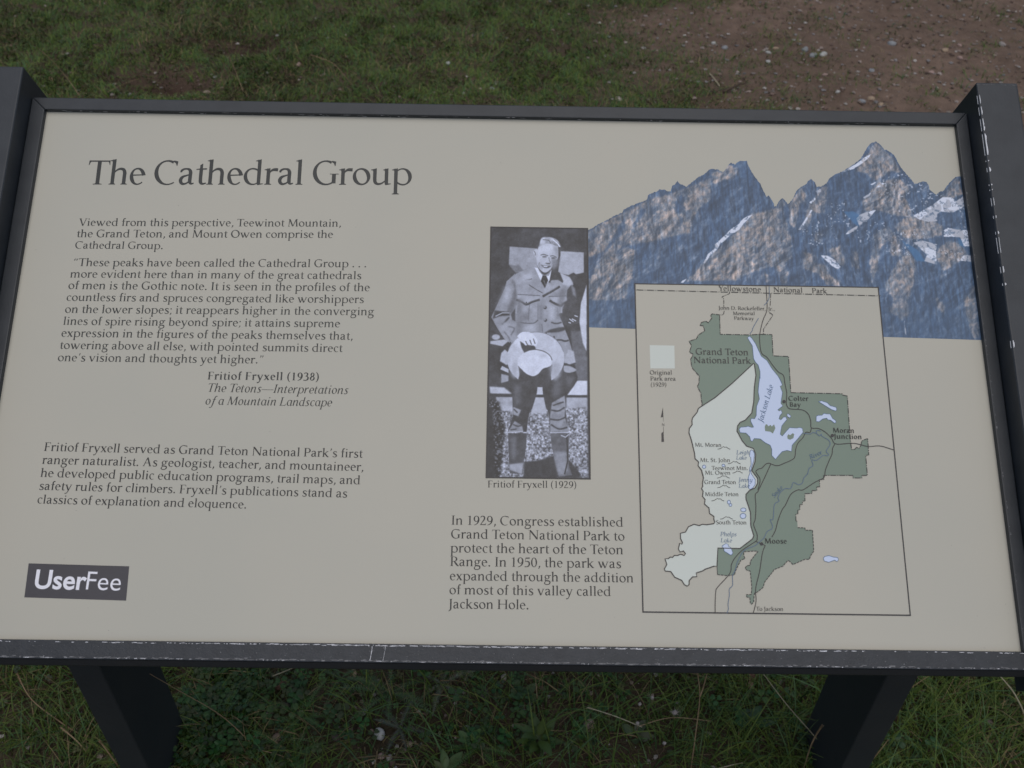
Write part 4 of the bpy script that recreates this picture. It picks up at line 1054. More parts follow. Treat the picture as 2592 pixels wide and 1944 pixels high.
west = c3((1090, 580), (1070, 640), (1000, 725), (990, 770), (995, 830), (950, 890), (945, 960), (985, 1080), (1030, 1270), (1040, 1360), (1095, 1410), (1085, 1465), (1140, 1540), (1160, 1620)) + \
    c5((1140, 60), (1170, 180), (1155, 270), (1160, 310), (1140, 350), (1165, 390), (1155, 470), (1195, 520), (1185, 590), (1255, 650), (1265, 735), (1335, 785), (1330, 820), (1345, 870), (1330, 895), (1220, 912), (1150, 905), (1105, 925), (1020, 905), (935, 945), (890, 1025), (810, 1045), (815, 1130), (845, 1190), (835, 1215), (800, 1200), (780, 1290), (805, 1335), (860, 1320), (890, 1360), (870, 1390), (815, 1370), (765, 1390), (715, 1390), (690, 1420), (655, 1415), (620, 1440), (572, 1440), (600, 1530), (560, 1600)) + \
    c7((515, 710), (600, 718), (660, 805), (770, 855), (810, 920), (855, 945), (885, 920), (885, 860), (940, 800), (1005, 798), (995, 740), (1090, 710), (1140, 680), (1270, 635), (1318, 635))
green_w = c1((1420, 597), (1305, 583), (1280, 610), (1300, 650), (1245, 720), (1205, 695), (1140, 715), (1115, 762), (1165, 768), (1190, 845), (1090, 912), (1060, 970), (945, 1010), (985, 1075), (955, 1165), (960, 1185), (1005, 1205), (1000, 1235), (970, 1290), (985, 1390), (1000, 1430), (1105, 1550)) + c3((1100, 180), (1075, 240), (1130, 340), (1135, 430), (1150, 500), (1140, 545))
green_s = c7((1325, 765), (1480, 782), (1590, 770), (1610, 700), (1640, 640), (1690, 540), (1755, 515), (1735, 470), (1735, 410), (1900, 398), (1955, 405), (1855, 530), (1835, 570), (1835, 620), (1785, 625), (1755, 665), (1790, 700), (1835, 710), (1860, 960), (1850, 1075), (1775, 1078), (1775, 1110), (1830, 1125), (1835, 1200), (1855, 1228), (1890, 1190), (1895, 1100), (1905, 1050), (1940, 1040), (2035, 965), (2060, 880), (2130, 790), (2190, 715)) + \
    c8((50, 690), (190, 635), (270, 545), (300, 560), (350, 610), (390, 590), (540, 525), (600, 530), (630, 460), (672, 400), (660, 200), (652, 75), (540, 75), (535, 38), (425, 35))
green_e = c6((600, 860), (580, 850), (578, 745), (610, 740), (610, 685), (640, 682), (640, 598), (680, 596), (682, 545), (720, 543), (718, 428), (830, 425), (830, 380), (905, 380), (905, 322), (950, 322), (945, 210), (1012, 210), (1010, 145), (1465, 145), (1465, 185), (1605, 185), (1605, 145), (1690, 145)) + \
    c4((1665, 1310), (1712, 1300), (1695, 1050), (1665, 1055), (1600, 1085), (1590, 1150), (1560, 1200), (1520, 1180), (1500, 1210), (1445, 1215), (1430, 1100), (1410, 860), (1378, 385), (1305, 370), (1300, 350), (500, 332), (480, 0)) + \
    c2((465, 1245), (225, 1235), (208, 905), (20, 900)) + c1((1900, 910), (1430, 900))
park = green_w + west + green_s + green_e
sheet('park_area', [park], N3, M_green, mp)
c_east = c7((1332, 352), (1675, 360), (1870, 210), (1890, 160)) + c5((1905, 930), (1900, 720), (1830, 510), (1830, 440), (1890, 375), (1970, 340), (2010, 270), (2010, 190), (1920, 70)) + \
    c3((1925, 1530), (1970, 1410), (1980, 1290), (1945, 1200), (1840, 1165), (1770, 1080), (1690, 930), (1700, 850), (1740, 795), (1820, 760), (1920, 650), (1950, 480), (1960, 250), (1985, 60)) + c1((1960, 1360), (1945, 1355), (1620, 1659)) + c3((1350, 410), (1140, 545))
cream = west + c_east
sheet('original_park_area', [cream], N4, M_cream, mp)['label'] = 'pale cream original park area'
sheet('legend_square', [c1((335, 1068), (718, 1075), (725, 1432), (345, 1430))], N3, M_cream, mp)
lake = c1((1885, 930), (1855, 955), (1930, 1080), (1950, 1280), (1975, 1330), (2020, 1380), (2050, 1480), (2050, 1590)) + \
    c3((2050, 60), (2030, 200), (2020, 320), (2040, 430), (1995, 550), (1990, 690), (1965, 740), (1910, 735), (1905, 780), (1950, 870), (1925, 875), (1860, 855), (1830, 865), (1750, 870), (1725, 900), (1740, 955), (1830, 960), (1890, 1020), (1905, 1080), (1930, 1090), (1960, 1045), (2050, 1050)) + \
    c4((100, 1110), (180, 1150), (205, 1215), (205, 1310), (262, 1370), (310, 1310), (365, 1250), (440, 1230), (510, 1245), (520, 1150), (600, 1060), (690, 950), (680, 890), (640, 875), (590, 885), (480, 878), (420, 945), (365, 1010), (335, 980), (360, 850), (390, 810), (440, 750), (420, 710), (385, 715), (350, 755), (315, 745), (330, 690), (365, 650), (350, 605), (320, 620), (297, 600), (375, 540), (345, 500), (370, 330), (335, 235), (368, 215), (320, 100)) + \
    c2((360, 1659), (300, 1550), (210, 1440), (130, 1310), (40, 1240)) + c1((1975, 1040), (1920, 960))
def cell(cr_, cx, cy, rx, ry, k=14): return cr_(*[(cx + rx * math.cos(2 * math.pi * i / k), cy + ry * math.sin(2 * math.pi * i / k)) for i in range(k)])
lakes = [lake, c4((440, 670), (460, 660), (495, 690), (500, 710), (480, 725), (445, 700)),
         c4((930, 475), (975, 460), (1065, 490), (1110, 535), (1200, 560), (1215, 595), (1195, 618), (1130, 595), (1040, 540), (960, 490)),
         c4((895, 700), (930, 685), (985, 685), (1015, 655), (1060, 665), (1110, 665), (1150, 735), (1200, 770), (1200, 800), (1175, 805), (1120, 760), (1075, 755), (1060, 730), (1000, 740), (940, 785), (895, 780)),
         c6((1005, 1430), (1030, 1405), (1095, 1392), (1160, 1415), (1225, 1420), (1243, 1450), (1220, 1485), (1180, 1462), (1090, 1495), (1020, 1475)),
         c7((1395, 320), (1430, 300), (1455, 282), (1490, 295), (1500, 330), (1535, 345), (1550, 390), (1565, 430), (1545, 460), (1515, 455), (1480, 430), (1430, 400), (1425, 360)),
         c3((1895, 1240), (1915, 1222), (1945, 1240), (1962, 1290), (1950, 1400), (1915, 1500), (1905, 1560), (1885, 1560), (1890, 1500), (1912, 1450), (1905, 1340), (1885, 1325)),
         c5((1865, 180), (1890, 110), (1900, 60), (1915, 120), (1975, 210), (1972, 290), (1930, 345), (1895, 362), (1872, 345)),
         cell(c3, 1180, 1485, 26, 26), cell(c3, 1480, 1465, 24, 20), cell(c5, 1565, 560, 24, 30), cell(c5, 1589, 605, 22, 22), cell(c5, 1790, 680, 42, 30), cell(c5, 1785, 775, 46, 40)]
bw_ = .00036
lq = []
for i, lk in enumerate(lakes):
    lo = sheet('lake', [lk], N5 if i != 5 else N5 + .00012, M_lake, mp)
    if i == 0: lo['label'] = 'large irregular blue lake'
    quad_mesh('shoreline', line_quads(lk + [lk[0]], bw_ * 1.5), .00062 + .00001 * i, M_blue, mp)
isl = [c4((95, 860), (108, 830), (130, 825), (150, 855), (185, 835), (205, 860), (240, 825), (260, 885), (240, 930), (220, 968), (180, 940), (100, 930)), c4((445, 1010), (460, 980), (490, 995), (530, 962), (553, 980), (540, 1040), (490, 1065), (450, 1050))]
for q in isl: sheet('island', [q], .00066, M_green, mp)
rq = []
def road(pts, w=.00082, sm=True): quad_mesh('road_line', line_quads(smooth_line(pts) if sm else pts, w), .00070, M_ink_brown, mp)
road(c2((115, 150), (130, 390), (125, 540), (65, 690), (20, 890), (18, 1030), (45, 1190), (130, 1260), (210, 1370), (300, 1480), (385, 1540)) + c4((408, 190), (415, 220), (437, 340), (430, 490), (445, 545), (490, 585), (640, 595), (720, 620), (780, 680), (810, 780), (820, 880), (930, 890), (1040, 950), (1130, 1040), (1200, 1130), (1430, 1120), (1540, 1130), (1700, 1170), (1850, 1160), (1950, 1175), (2115, 1230)))
road(c4((820, 880), (800, 950), (735, 950), (690, 1030), (610, 1120), (575, 1220), (565, 1320), (530, 1370), (400, 1430), (290, 1468), (190, 1440), (160, 1430), (110, 1445), (50, 1505)) + c5((2027, 45), (1985, 80), (2000, 120), (2045, 190), (2045, 260), (2015, 370)))
road(c4((190, 1440), (90, 1659)) + c6((0, 370),) + c5((2015, 400), (1975, 450), (1985, 620), (1975, 820), (1950, 910), (2000, 1050), (2005, 1120), (1980, 1170), (1770, 1310), (1650, 1440), (1605, 1530)) + c7((1540, 620), (1515, 750), (1330, 960), (1300, 1030), (1290, 1200), (1290, 1370)))
road(c4((1185, 1130), (1150, 1200), (1140, 1290), (1100, 1380), (1040, 1530)) + c6((1025, 150), (1000, 190), (860, 260), (690, 370), (610, 370), (500, 440), (420, 600), (360, 690), (300, 850), (260, 1000), (205, 1105)))
road(c5((1980, 1170), (2075, 1210), (2130, 1235)), sm=False)
road(c5((2130, 1235),) + c7((2025, 430), (1980, 720), (1920, 980), (1925, 1180), (1880, 1370)))
rq = []
M_river = mat('river_ink', (.09, .15, .24), rough=.45)
def river(pts): quad_mesh('river_line', line_quads(smooth_line(pts), .00068), .00074, M_river, mp)
river(c4((690, 965), (800, 975), (840, 955), (895, 965), (945, 1005), (975, 975), (985, 1010), (1085, 1070), (1110, 1140), (1050, 1240), (1085, 1290), (1070, 1315), (1000, 1310), (900, 1385), (825, 1380), (845, 1465), (785, 1510), (760, 1600)) + c6((760, 120), (700, 190), (680, 260), (620, 290), (540, 255), (510, 330), (480, 355), (410, 350), (330, 420), (300, 500), (318, 545), (245, 600), (225, 820), (180, 835), (215, 930), (200, 980), (130, 1020), (80, 1120), (0, 1190)) + c7((1900, 320), (1740, 390), (1640, 560), (1600, 700), (1560, 780), (1560, 930), (1510, 990), (1510, 1090), (1490, 1220), (1495, 1300), (1470, 1368)))
river(c4((900, 960), (900, 925), (935, 920), (965, 935)))
river(c1((2190, 160), (2190, 330), (2150, 410), (2110, 450))); river(c1((2025, 650), (1940, 800), (1930, 840), (1890, 895)))
bq = []
dd = (.0046, .0011, .0011, .0011)
def dash(pts, w=.00050, pat=None):
    for seg in dashes(pts, pat or dd): bq.extend(line_quads(seg, w * 1.55))
a, b = c1((125, 210))[0], c2((1895, 303))[0]
dash([a, c2((20, 258))[0], b], .0005, (.0078, .0014, .0009, .0014))
dash(c1((1575, 245), (1578, 265), (1455, 320), (1485, 350), (1487, 460)), .00045); dash(c1((1493, 535), (1480, 598), (1430, 597)), .00045)
dash(c2((188, 265), (178, 470)), .00045, (.0055, .0011, .0011, .0011)); dash(c2((165, 560), (225, 600), (75, 820), (78, 895)), .0005)
dash(green_w, .00055, (.0040, .0008, .0009, .0008)); dash(green_s, .0005, (.0026, .0009)); dash(green_e + [green_w[0]], .00052, (.0060, .0011, .0011, .0011))
bq += line_quads(cream + [cream[0]], .00105)
bq += line_quads(c7((1318, 635), (1325, 765)), .0006)
# peak marks
pk = [(1390, 1212), (1430, 1205), (1480, 1172), (1500, 1183), (1525, 1178), (1560, 1205), (1587, 1212)]
for cr_, x, y, k in ((c3, 1390, 1212, 1), (c3, 1550, 1440, 1), (c3, 1622, 1583, .8), (c5, 1380, 187, 1), (c5, 1387, 337, 1), (c5, 1295, 542, 1), (c5, 1430, 825, 1)):
    bq += line_quads(cr_(*[(x + (a - 1390) * k, y + (b - 1212) * k) for a, b in pk]), .00052)
quad_mesh('boundary_line', bq, .00078, M_ink_brown, mp)
for cr_, x, y in ((c4, 393, 472), (c4, 1145, 1000), (c6, 45, 1210)): sheet('town_dot', [cell(cr_, x, y, 26, 26)], .00084, M_border, mp)
sheet('north_arrow', [c3((540, 560), (548, 712), (505, 718)), c3((550, 935), (515, 965), (517, 1098), (557, 1098)), c3((543, 712), (548, 712), (549, 780), (544, 780)), c3((546, 860), (551, 860), (553, 940), (548, 940))], .00040, M_ink_brown, mp)
def r2(t, ca, a, b, st='r', cb=None): return (t, ca(a)[0], (cb or ca)(b)[0], st)
def labels(rows, m, lab=None, wt=12):
    for q in rows: lettering('map_lettering', [q], .00086, m, mp, lab, wt=wt)
labels([r2('Yellowstone', c1, (1405, 224), (2064, 240)), r2('National', c2, (230, 243), (684, 255)), r2('Park', c2, (828, 258), (1064, 265)),
    r2('John D. Rockefeller,', c1, (1405, 515), (2137, 529)), r2('Jr.,', c2, (150, 531), (252, 534)), r2('Memorial', c1, (1628, 600), (1970, 601)), r2('Parkway', c1, (1646, 672), (1955, 680)),
    r2('Grand Teton', c1, (1048, 1215), (1870, 1227)), r2('National Park', c1, (1016, 1345), (1908, 1358)), r2('Original', c1, (335, 1525), (682, 1526)), r2('Park area', c1, (343, 1619), (740, 1621)),
    r2('(1929)', c3, (348, 238), (597, 238)), r2('N', c3, (522, 850), (568, 850)), r2('Mt. Moran', c3, (1035, 1172), (1449, 1176)), r2('Mt. St. John', c3, (1117, 1410), (1585, 1414)), r2('Teewinot Mtn.', c3, (1298, 1534), (1862, 1536)),
    r2('Mt. Owen', c3, (1192, 1607), (1589, 1609)), r2('Grand Teton', c5, (1183, 278), (1677, 279)), r2('Middle Teton', c5, (1192, 466), (1717, 467)), r2('South Teton', c5, (1363, 905), (1840, 908)),
    r2('To Jackson', c7, (1928, 1328), (200, 1331), 'r', c8)], M_ink_brown)
labels([r2('Colter', c4, (463, 459), (777, 461), 'b'), r2('Bay', c4, (482, 551), (658, 553), 'b'), r2('Moran', c4, (1152, 953), (1489, 959), 'b'), r2('Junction', c4, (1172, 1047), (1607, 1056), 'b'), r2('Moose', c6, (92, 1202), (442, 1205), 'b')], M_ink_dark, 'bold town name on the map', 16)
labels([r2('Leigh', c3, (1678, 1292), (1882, 1293), 'i'), r2('Lake', c3, (1675, 1372), (1837, 1373), 'i'), r2('Jenny', c5, (1712, 245), (1930, 248), 'i'), r2('Lake', c5, (1713, 336), (1882, 337), 'i'),
    r2('Phelps', c5, (1428, 1090), (1682, 1092), 'i'), r2('Lake', c5, (1433, 1185), (1607, 1187), 'i'), r2('Jackson Lake', c4, (62, 800), (228, 235), 'i'), r2('River', c4, (803, 1370), (992, 1288), 'i'), r2('Snake', c6, (243, 497), (378, 345), 'i')], M_blue, 'blue italic water name on the map')
# ================================================================ GROUND AND PLANTS
def vnoise(x, y, s, seed):
    r = np.random.default_rng(seed); g_ = r.random((64, 64))
    X = np.asarray(x) * s + 31.7; Y = np.asarray(y) * s + 17.3
    xi = np.floor(X).astype(int); yi = np.floor(Y).astype(int); fx = X - xi; fy = Y - yi
    fx = fx * fx * (3 - 2 * fx); fy = fy * fy * (3 - 2 * fy)
    a = g_[xi % 64, yi % 64]; b = g_[(xi + 1) % 64, yi % 64]; c = g_[xi % 64, (yi + 1) % 64]; d = g_[(xi + 1) % 64, (yi + 1) % 64]
    return (a * (1 - fx) + b * fx) * (1 - fy) + (c * (1 - fx) + d * fx) * fy
def vf(x, y, s, seed, o=3):
    t = 0; a = 1; k = 0
    for i in range(o): t = t + a * vnoise(x, y, s * 2 ** i, seed + i); k += a; a *= .55
    return t / k
HOLE = gnd(415, 195); HOLE2 = gnd(600, 115)
def height(x, y):
    z = (vf(x, y, 1.3, 1) - .5) * .05 + (vf(x, y, 9, 4) - .5) * .022 + (vnoise(x, y, 42, 8) - .5) * .006
    for (hx, hy), r, d in ((HOLE, .10, .10), (HOLE2, .09, .04)):
        z = z - d * np.exp(-(((x - hx) / (r * 1.5)) ** 2 + ((y - hy) / r) ** 2))
    return z
def grassy(x, y):
    """0 bare dirt .. 1 full turf"""
    e = (x - (.50 + .10 * (y - 1.5))) * .9 + (vf(x, y, 2.6, 20) - .5) * 1.5 + (vf(x, y, 9, 25) - .5) * .5
    d = 1 / (1 + np.exp(e * 5.0))
    d = np.where(y < 1.1, 1.0, d)
    for (hx, hy), r in ((HOLE, .12), (HOLE2, .07)):
        d = d * (1 - .95 * np.exp(-(((x - hx) / (r * 1.4)) ** 2 + ((y - hy) / r) ** 2)))
    return np.clip(d, 0, 1)
# terrain sheet: fine near the sign, coarse to the horizon
def grid(name, xs, ys):
    X, Y = np.meshgrid(xs, ys); Z = height(X, Y) * np.where((abs(X) > 6) | (Y > 8), .0, 1)
    V = np.stack([X.ravel(), Y.ravel(), Z.ravel()], 1)
    nx, ny = len(xs), len(ys)
    i = (np.arange(ny - 1)[:, None] * nx + np.arange(nx - 1)[None, :]).ravel()
    F = np.stack([i, i + 1, i + nx + 1, i + nx], 1)
    g_ = grassy(X, Y).ravel()
    damp = vf(X, Y, 3.1, 50).ravel()
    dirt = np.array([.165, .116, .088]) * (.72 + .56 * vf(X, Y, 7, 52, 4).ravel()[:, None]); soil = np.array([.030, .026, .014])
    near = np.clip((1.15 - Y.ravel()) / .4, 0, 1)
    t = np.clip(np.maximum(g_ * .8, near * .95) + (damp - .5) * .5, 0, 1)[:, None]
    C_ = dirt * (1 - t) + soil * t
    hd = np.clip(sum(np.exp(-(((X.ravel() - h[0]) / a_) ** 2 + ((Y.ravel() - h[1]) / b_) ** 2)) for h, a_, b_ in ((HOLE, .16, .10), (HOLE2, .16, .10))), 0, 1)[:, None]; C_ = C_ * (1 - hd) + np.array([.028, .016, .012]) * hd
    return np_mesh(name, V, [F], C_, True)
xs = np.concatenate([np.linspace(-60, -6, 14)[:-1], np.linspace(-6, -2.6, 40)[:-1], np.linspace(-2.6, 2.6, 420), np.linspace(2.6, 6, 40)[1:], np.linspace(6, 60, 14)[1:]])
ys = np.concatenate([np.linspace(-30, -1.2, 14)[:-1], np.linspace(-1.2, 4.4, 430), np.linspace(4.4, 9, 30)[1:], np.linspace(9, 110, 18)[1:]])
M_soil = mat('soil', (.1, .07, .05), rough=.95, spec=.15, attr=True, noise=(26, .45, (.085, .060, .045)), bump=(150, .9, .006))
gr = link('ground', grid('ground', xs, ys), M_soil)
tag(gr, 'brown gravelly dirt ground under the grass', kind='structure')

M_grass = mat('grass_blades', (.05, .09, .03), rough=.55, spec=.3, attr=True)
M_leaf = mat('leaf', (.05, .09, .03), rough=.5, spec=.35, attr=True)
def blades(name, x, y, h, w, ang, lean, col, segs=3, z0=None, droop=None):
    n = len(x); z = height(x, y) - .004 if z0 is None else z0
    dx, dy = np.cos(ang), np.sin(ang)
    px_, py_ = -dy, dx
    tw = nrg.uniform(-.9, .9, n)
    px2, py2 = px_ * np.cos(tw) + dx * np.sin(tw), py_ * np.cos(tw) + dy * np.sin(tw)
    V = np.zeros((n, 2 * segs + 1, 3)); k = 2 * segs + 1
    for s in range(segs + 1):
        t = s / segs
        out = lean * h * t ** 1.7
        up = h * t * np.sqrt(np.clip(1 - (lean * .85) ** 2 * t, .03, 1)) if droop is None else h * (t - droop * t * t)
        cx, cy, cz = x + dx * out, y + dy * out, z + up
        ww = w * (1 - t ** 1.6) * .5
        if s < segs:
            V[:, 2 * s] = np.stack([cx - px2 * ww, cy - py2 * ww, cz], 1)
            V[:, 2 * s + 1] = np.stack([cx + px2 * ww, cy + py2 * ww, cz], 1)
        else: V[:, 2 * s] = np.stack([cx, cy, cz], 1)
    base = (np.arange(n) * k)[:, None]
    F = []
    for s in range(segs - 1):
        F.append(base + np.array([2 * s, 2 * s + 1, 2 * s + 3, 2 * s + 2])[None])
    T = base + np.array([2 * segs - 2, 2 * segs - 1, 2 * segs])[None]
    C_ = np.repeat(col, k, axis=0)
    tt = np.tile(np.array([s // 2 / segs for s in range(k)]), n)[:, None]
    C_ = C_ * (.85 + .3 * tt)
    return np_mesh(name, V.reshape(-1, 3), [np.concatenate(F), T] if F else [T], C_)
def grass_cols(n, dry=.15, x=None, y=None):
    g1, g2, g3 = np.array([.040, .086, .013]), np.array([.108, .146, .024]), np.array([.050, .104, .034])
    t = nrg.random((n, 1)); c = g1 * (1 - t) + g2 * t
    s = nrg.random((n, 1)) < .25; c = np.where(s, g3 * (.8 + .5 * nrg.random((n, 1))), c)
    if x is not None:
        v = (.65 + .75 * vf(x, y, 3.4, 77))[:, None]; c = c * v
        dryz = (vf(x, y, 2.3, 88) - .45)[:, None]
        dr = nrg.random((n, 1)) < np.clip(dry + dryz * .6, .02, .8)
    else: dr = nrg.random((n, 1)) < dry
    tan = np.array([.20, .15, .075]) * (.5 + .8 * nrg.random((n, 1)))
    return np.where(dr, tan, c)
# far turf: behind the sign
def scatter(n, x0, x1, y0, y1, dens):
    x = nrg.uniform(x0, x1, n); y = nrg.uniform(y0, y1, n)
    keep = nrg.random(n) < dens(x, y)
    return x[keep], y[keep]
x, y = scatter(330000, -2.5, 2.6, 1.25, 4.3, lambda x, y: np.clip(grassy(x, y) * (.62 + .8 * vf(x, y, 12, 33)), .22 * (vf(x, y, 14, 34) > .62), 1) * np.clip(1.15 - (y - 1.3) * .12, .3, 1))
n = len(x)
# short, matted lawn; tufts lean together
an = vf(x, y, 7, 60) * 14 + nrg.normal(0, .9, n)
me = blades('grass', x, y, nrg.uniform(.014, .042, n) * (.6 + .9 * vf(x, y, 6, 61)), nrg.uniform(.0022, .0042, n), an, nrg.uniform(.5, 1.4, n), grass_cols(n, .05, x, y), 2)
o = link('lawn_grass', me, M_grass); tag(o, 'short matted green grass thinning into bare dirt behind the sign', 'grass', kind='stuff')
# turf under and before the sign
def near_d(x, y):
    side = np.clip((abs(x + .05) - .28) / .25, 0, 1)
    return np.clip((.34 + .7 * side) * (.6 + .8 * vf(x, y, 9, 35)), 0, 1)
x, y = scatter(105000, -1.4, 1.4, -.1, 1.25, lambda x, y: near_d(x, y))
n = len(x)
an = vf(x, y, 11, 64) * 16 + nrg.normal(0, 1.2, n)
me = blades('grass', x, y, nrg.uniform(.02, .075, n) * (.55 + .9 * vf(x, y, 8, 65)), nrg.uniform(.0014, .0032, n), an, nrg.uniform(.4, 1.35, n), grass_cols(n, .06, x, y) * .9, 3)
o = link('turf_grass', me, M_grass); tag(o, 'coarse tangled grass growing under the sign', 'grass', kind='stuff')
# longer blades
x, y = scatter(3400, -1.2, 1.3, 0.05, 1.0, lambda x, y: .25 + .75 * (x > .05))
n = len(x)
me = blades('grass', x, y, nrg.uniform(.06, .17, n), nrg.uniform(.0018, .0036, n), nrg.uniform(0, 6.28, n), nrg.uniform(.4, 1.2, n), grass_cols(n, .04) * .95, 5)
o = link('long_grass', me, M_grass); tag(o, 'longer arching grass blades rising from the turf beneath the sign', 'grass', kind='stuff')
# fine dead thatch
x, y = scatter(7000, -1.5, 1.5, 0.0, 1.25, lambda x, y: .3 + .7 * vf(x, y, 5, 70))
n = len(x)
me = blades('thatch', x, y, nrg.uniform(.02, .07, n), nrg.uniform(.0006, .0013, n), nrg.uniform(0, 6.28, n), nrg.uniform(1.0, 1.5, n), np.array([.16, .12, .07]) * nrg.uniform(.4, 1.1, (n, 1)), 3)
o = link('dead_grass', me, M_grass); tag(o, 'fine dead straw matted among the grass under the sign', 'straw', kind='stuff')

# small round-leaved ground cover
def leaf_patch(name, regions, label, size, col, per=3, hgt=.03):
    V, F, C_ = [], [], []
    for (cx, cy), (rx, ry), cnt in regions:
        for _ in range(cnt):
            r = math.sqrt(rnd.random()); t = rnd.random() * 6.283
            x, y = cx + rx * r * math.cos(t), cy + ry * r * math.sin(t)
            z = float(height(x, y)) + hgt * (.3 + rnd.random())
            sz = size * (.55 + .7 * rnd.random()); a0 = rnd.random() * 6.283
            cc = [c * (.65 + .7 * rnd.random()) for c in col]
            tx, ty = rnd.uniform(-.35, .35), rnd.uniform(-.35, .35)
            for p in range(per):
                a = a0 + p * 6.283 / per
                ca, sa = math.cos(a), math.sin(a); k = len(V)
                for (l, q, dz) in ((.12, 0, 0), (.5, .42, .10), (.9, .5, .12), (1.18, .28, .03), (1.1, 0, .0), (1.18, -.28, .03), (.9, -.5, .12), (.5, -.42, .10)):
                    xx, yy = l * ca - q * sa, l * sa + q * ca
                    V.append((x + sz * xx, y + sz * yy, z + sz * (dz + tx * xx + ty * yy))); C_.append(cc)
                F.append([k + j for j in range(8)])
            k = len(V)
            for ddx in (-.0004, .0004): V.append((x + ddx, y, z)); C_.append(cc)
            V.append((x + .004, y, z - hgt)); C_.append(cc); V.append((x - .004, y, z - hgt)); C_.append(cc)
    me = np_mesh(name, V, [np.array(F)], np.array(C_), False)
    o = link(name, me, M_leaf); tag(o, label, 'ground cover', kind='stuff'); return o
leaf_patch('clover', [(gnd(560, 1740, .02), (.07, .12), 240), (gnd(520, 1860, .02), (.07, .10), 120), (gnd(690, 1730, .02), (.07, .06), 50), (gnd(1380, 1760, .02), (.16, .10), 60), (gnd(2000, 1730, .02), (.16, .12), 60), (gnd(1150, 1830, .02), (.2, .12), 45), (gnd(750, 1900, .02), (.13, .08), 50), (gnd(2200, 1900, .02), (.12, .06), 40)],
           'dense patch of small dark clover leaves beside the left leg', .0098, (.020, .052, .010))
leaf_patch('weed_seedling', [((0, .45), (.95, .32), 420), ((-.9, .4), (.3, .3), 60)], 'tiny pale green seedlings between the grass blades', .0055, (.046, .072, .018), per=4, hgt=.018)

# yarrow: feathery fronds
def frond(bm_v, bm_f, bm_c, x, y, z, ang, L_, col, rise=.5, curl=.6):
    N_ = 22
    for i in range(N_):
        t = i / (N_ - 1)
        cx = x + math.cos(ang) * L_ * t; cy = y + math.sin(ang) * L_ * t
        cz = z + L_ * (rise * t - curl * t * t)
        wd = L_ * .17 * math.sin(math.pi * min(1, t * .93 + .10)) ** .7
        for s in (-1, 1):
            for sub in (0, 1):
                a = ang + s * (1.05 + .3 * sub)
                ll = wd * (1 - .45 * sub) * (.8 + .4 * rnd.random())
                ex, ey = cx + math.cos(a) * ll, cy + math.sin(a) * ll
                k = len(bm_v)
                q = .0006 + .0005 * sub
                bm_v += [(cx - math.cos(ang) * q, cy - math.sin(ang) * q, cz), (cx + math.cos(ang) * q, cy + math.sin(ang) * q, cz), (ex, ey, cz + ll * rnd.uniform(.0, .5))]
                bm_f.append([k, k + 1, k + 2]); cc = [c * (.75 + .5 * rnd.random()) for c in col]; bm_c += [cc] * 3
        if i:
            k = len(bm_v); nx_, ny_ = -math.sin(ang) * .0007, math.cos(ang) * .0007
            bm_v += [(lx - nx_, ly - ny_, lz), (lx + nx_, ly + ny_, lz), (cx + nx_, cy + ny_, cz)]; bm_f.append([k, k + 1, k + 2]); bm_c += [list(col)] * 3
            k = len(bm_v); bm_v += [(lx - nx_, ly - ny_, lz), (cx + nx_, cy + ny_, cz), (cx - nx_, cy - ny_, cz)]; bm_f.append([k, k + 1, k + 2]); bm_c += [list(col)] * 3
        lx, ly, lz = cx, cy, cz
yl = [((985, 1740), 'largest feathery yarrow, directly under the middle of the bottom rail', 9, .085, (.050, .088, .036)), ((760, 1800), 'feathery yarrow above the bare patch left of the white stone', 7, .07, (.042, .082, .022)),
      ((740, 1900), 'low feathery yarrow at the lower edge, left of the white stone', 7, .07, (.040, .084, .018)), ((1120, 1720), 'greyish yarrow just right of the largest one', 7, .065, (.085, .100, .066)),
      ((1210, 1880), 'feathery yarrow between the white stone and the broad-leaved weed', 6, .07, (.042, .088, .020)), ((860, 1700), 'small yarrow tucked right below the bottom rail, left of the middle', 6, .05, (.040, .075, .035)),
      ((640, 1780), 'thin yarrow fronds at the right edge of the clover', 5, .06, (.034, .066, .028)), ((1010, 1830), 'short grey yarrow just above the white stone', 6, .05, (.055, .070, .050))]
for (q, lab, cnt, L_, col) in yl:
    x, y = gnd(*q, .02); z = float(height(x, y))
    root = empty('yarrow_plant', (x, y, z)); tag(root, lab, 'yarrow', 'yarrow plants under the sign')
    for i in range(cnt):
        v_, f_, cl_ = [], [], []
        frond(v_, f_, cl_, 0, 0, .006, i * 6.283 / cnt + rnd.uniform(-.4, .4), L_ * rnd.uniform(.65, 1.2), col, rnd.uniform(.35, .8), rnd.uniform(.3, .7))
        link('frond', np_mesh('frond', v_, [np.array(f_)], np.array(cl_)), M_leaf, root)

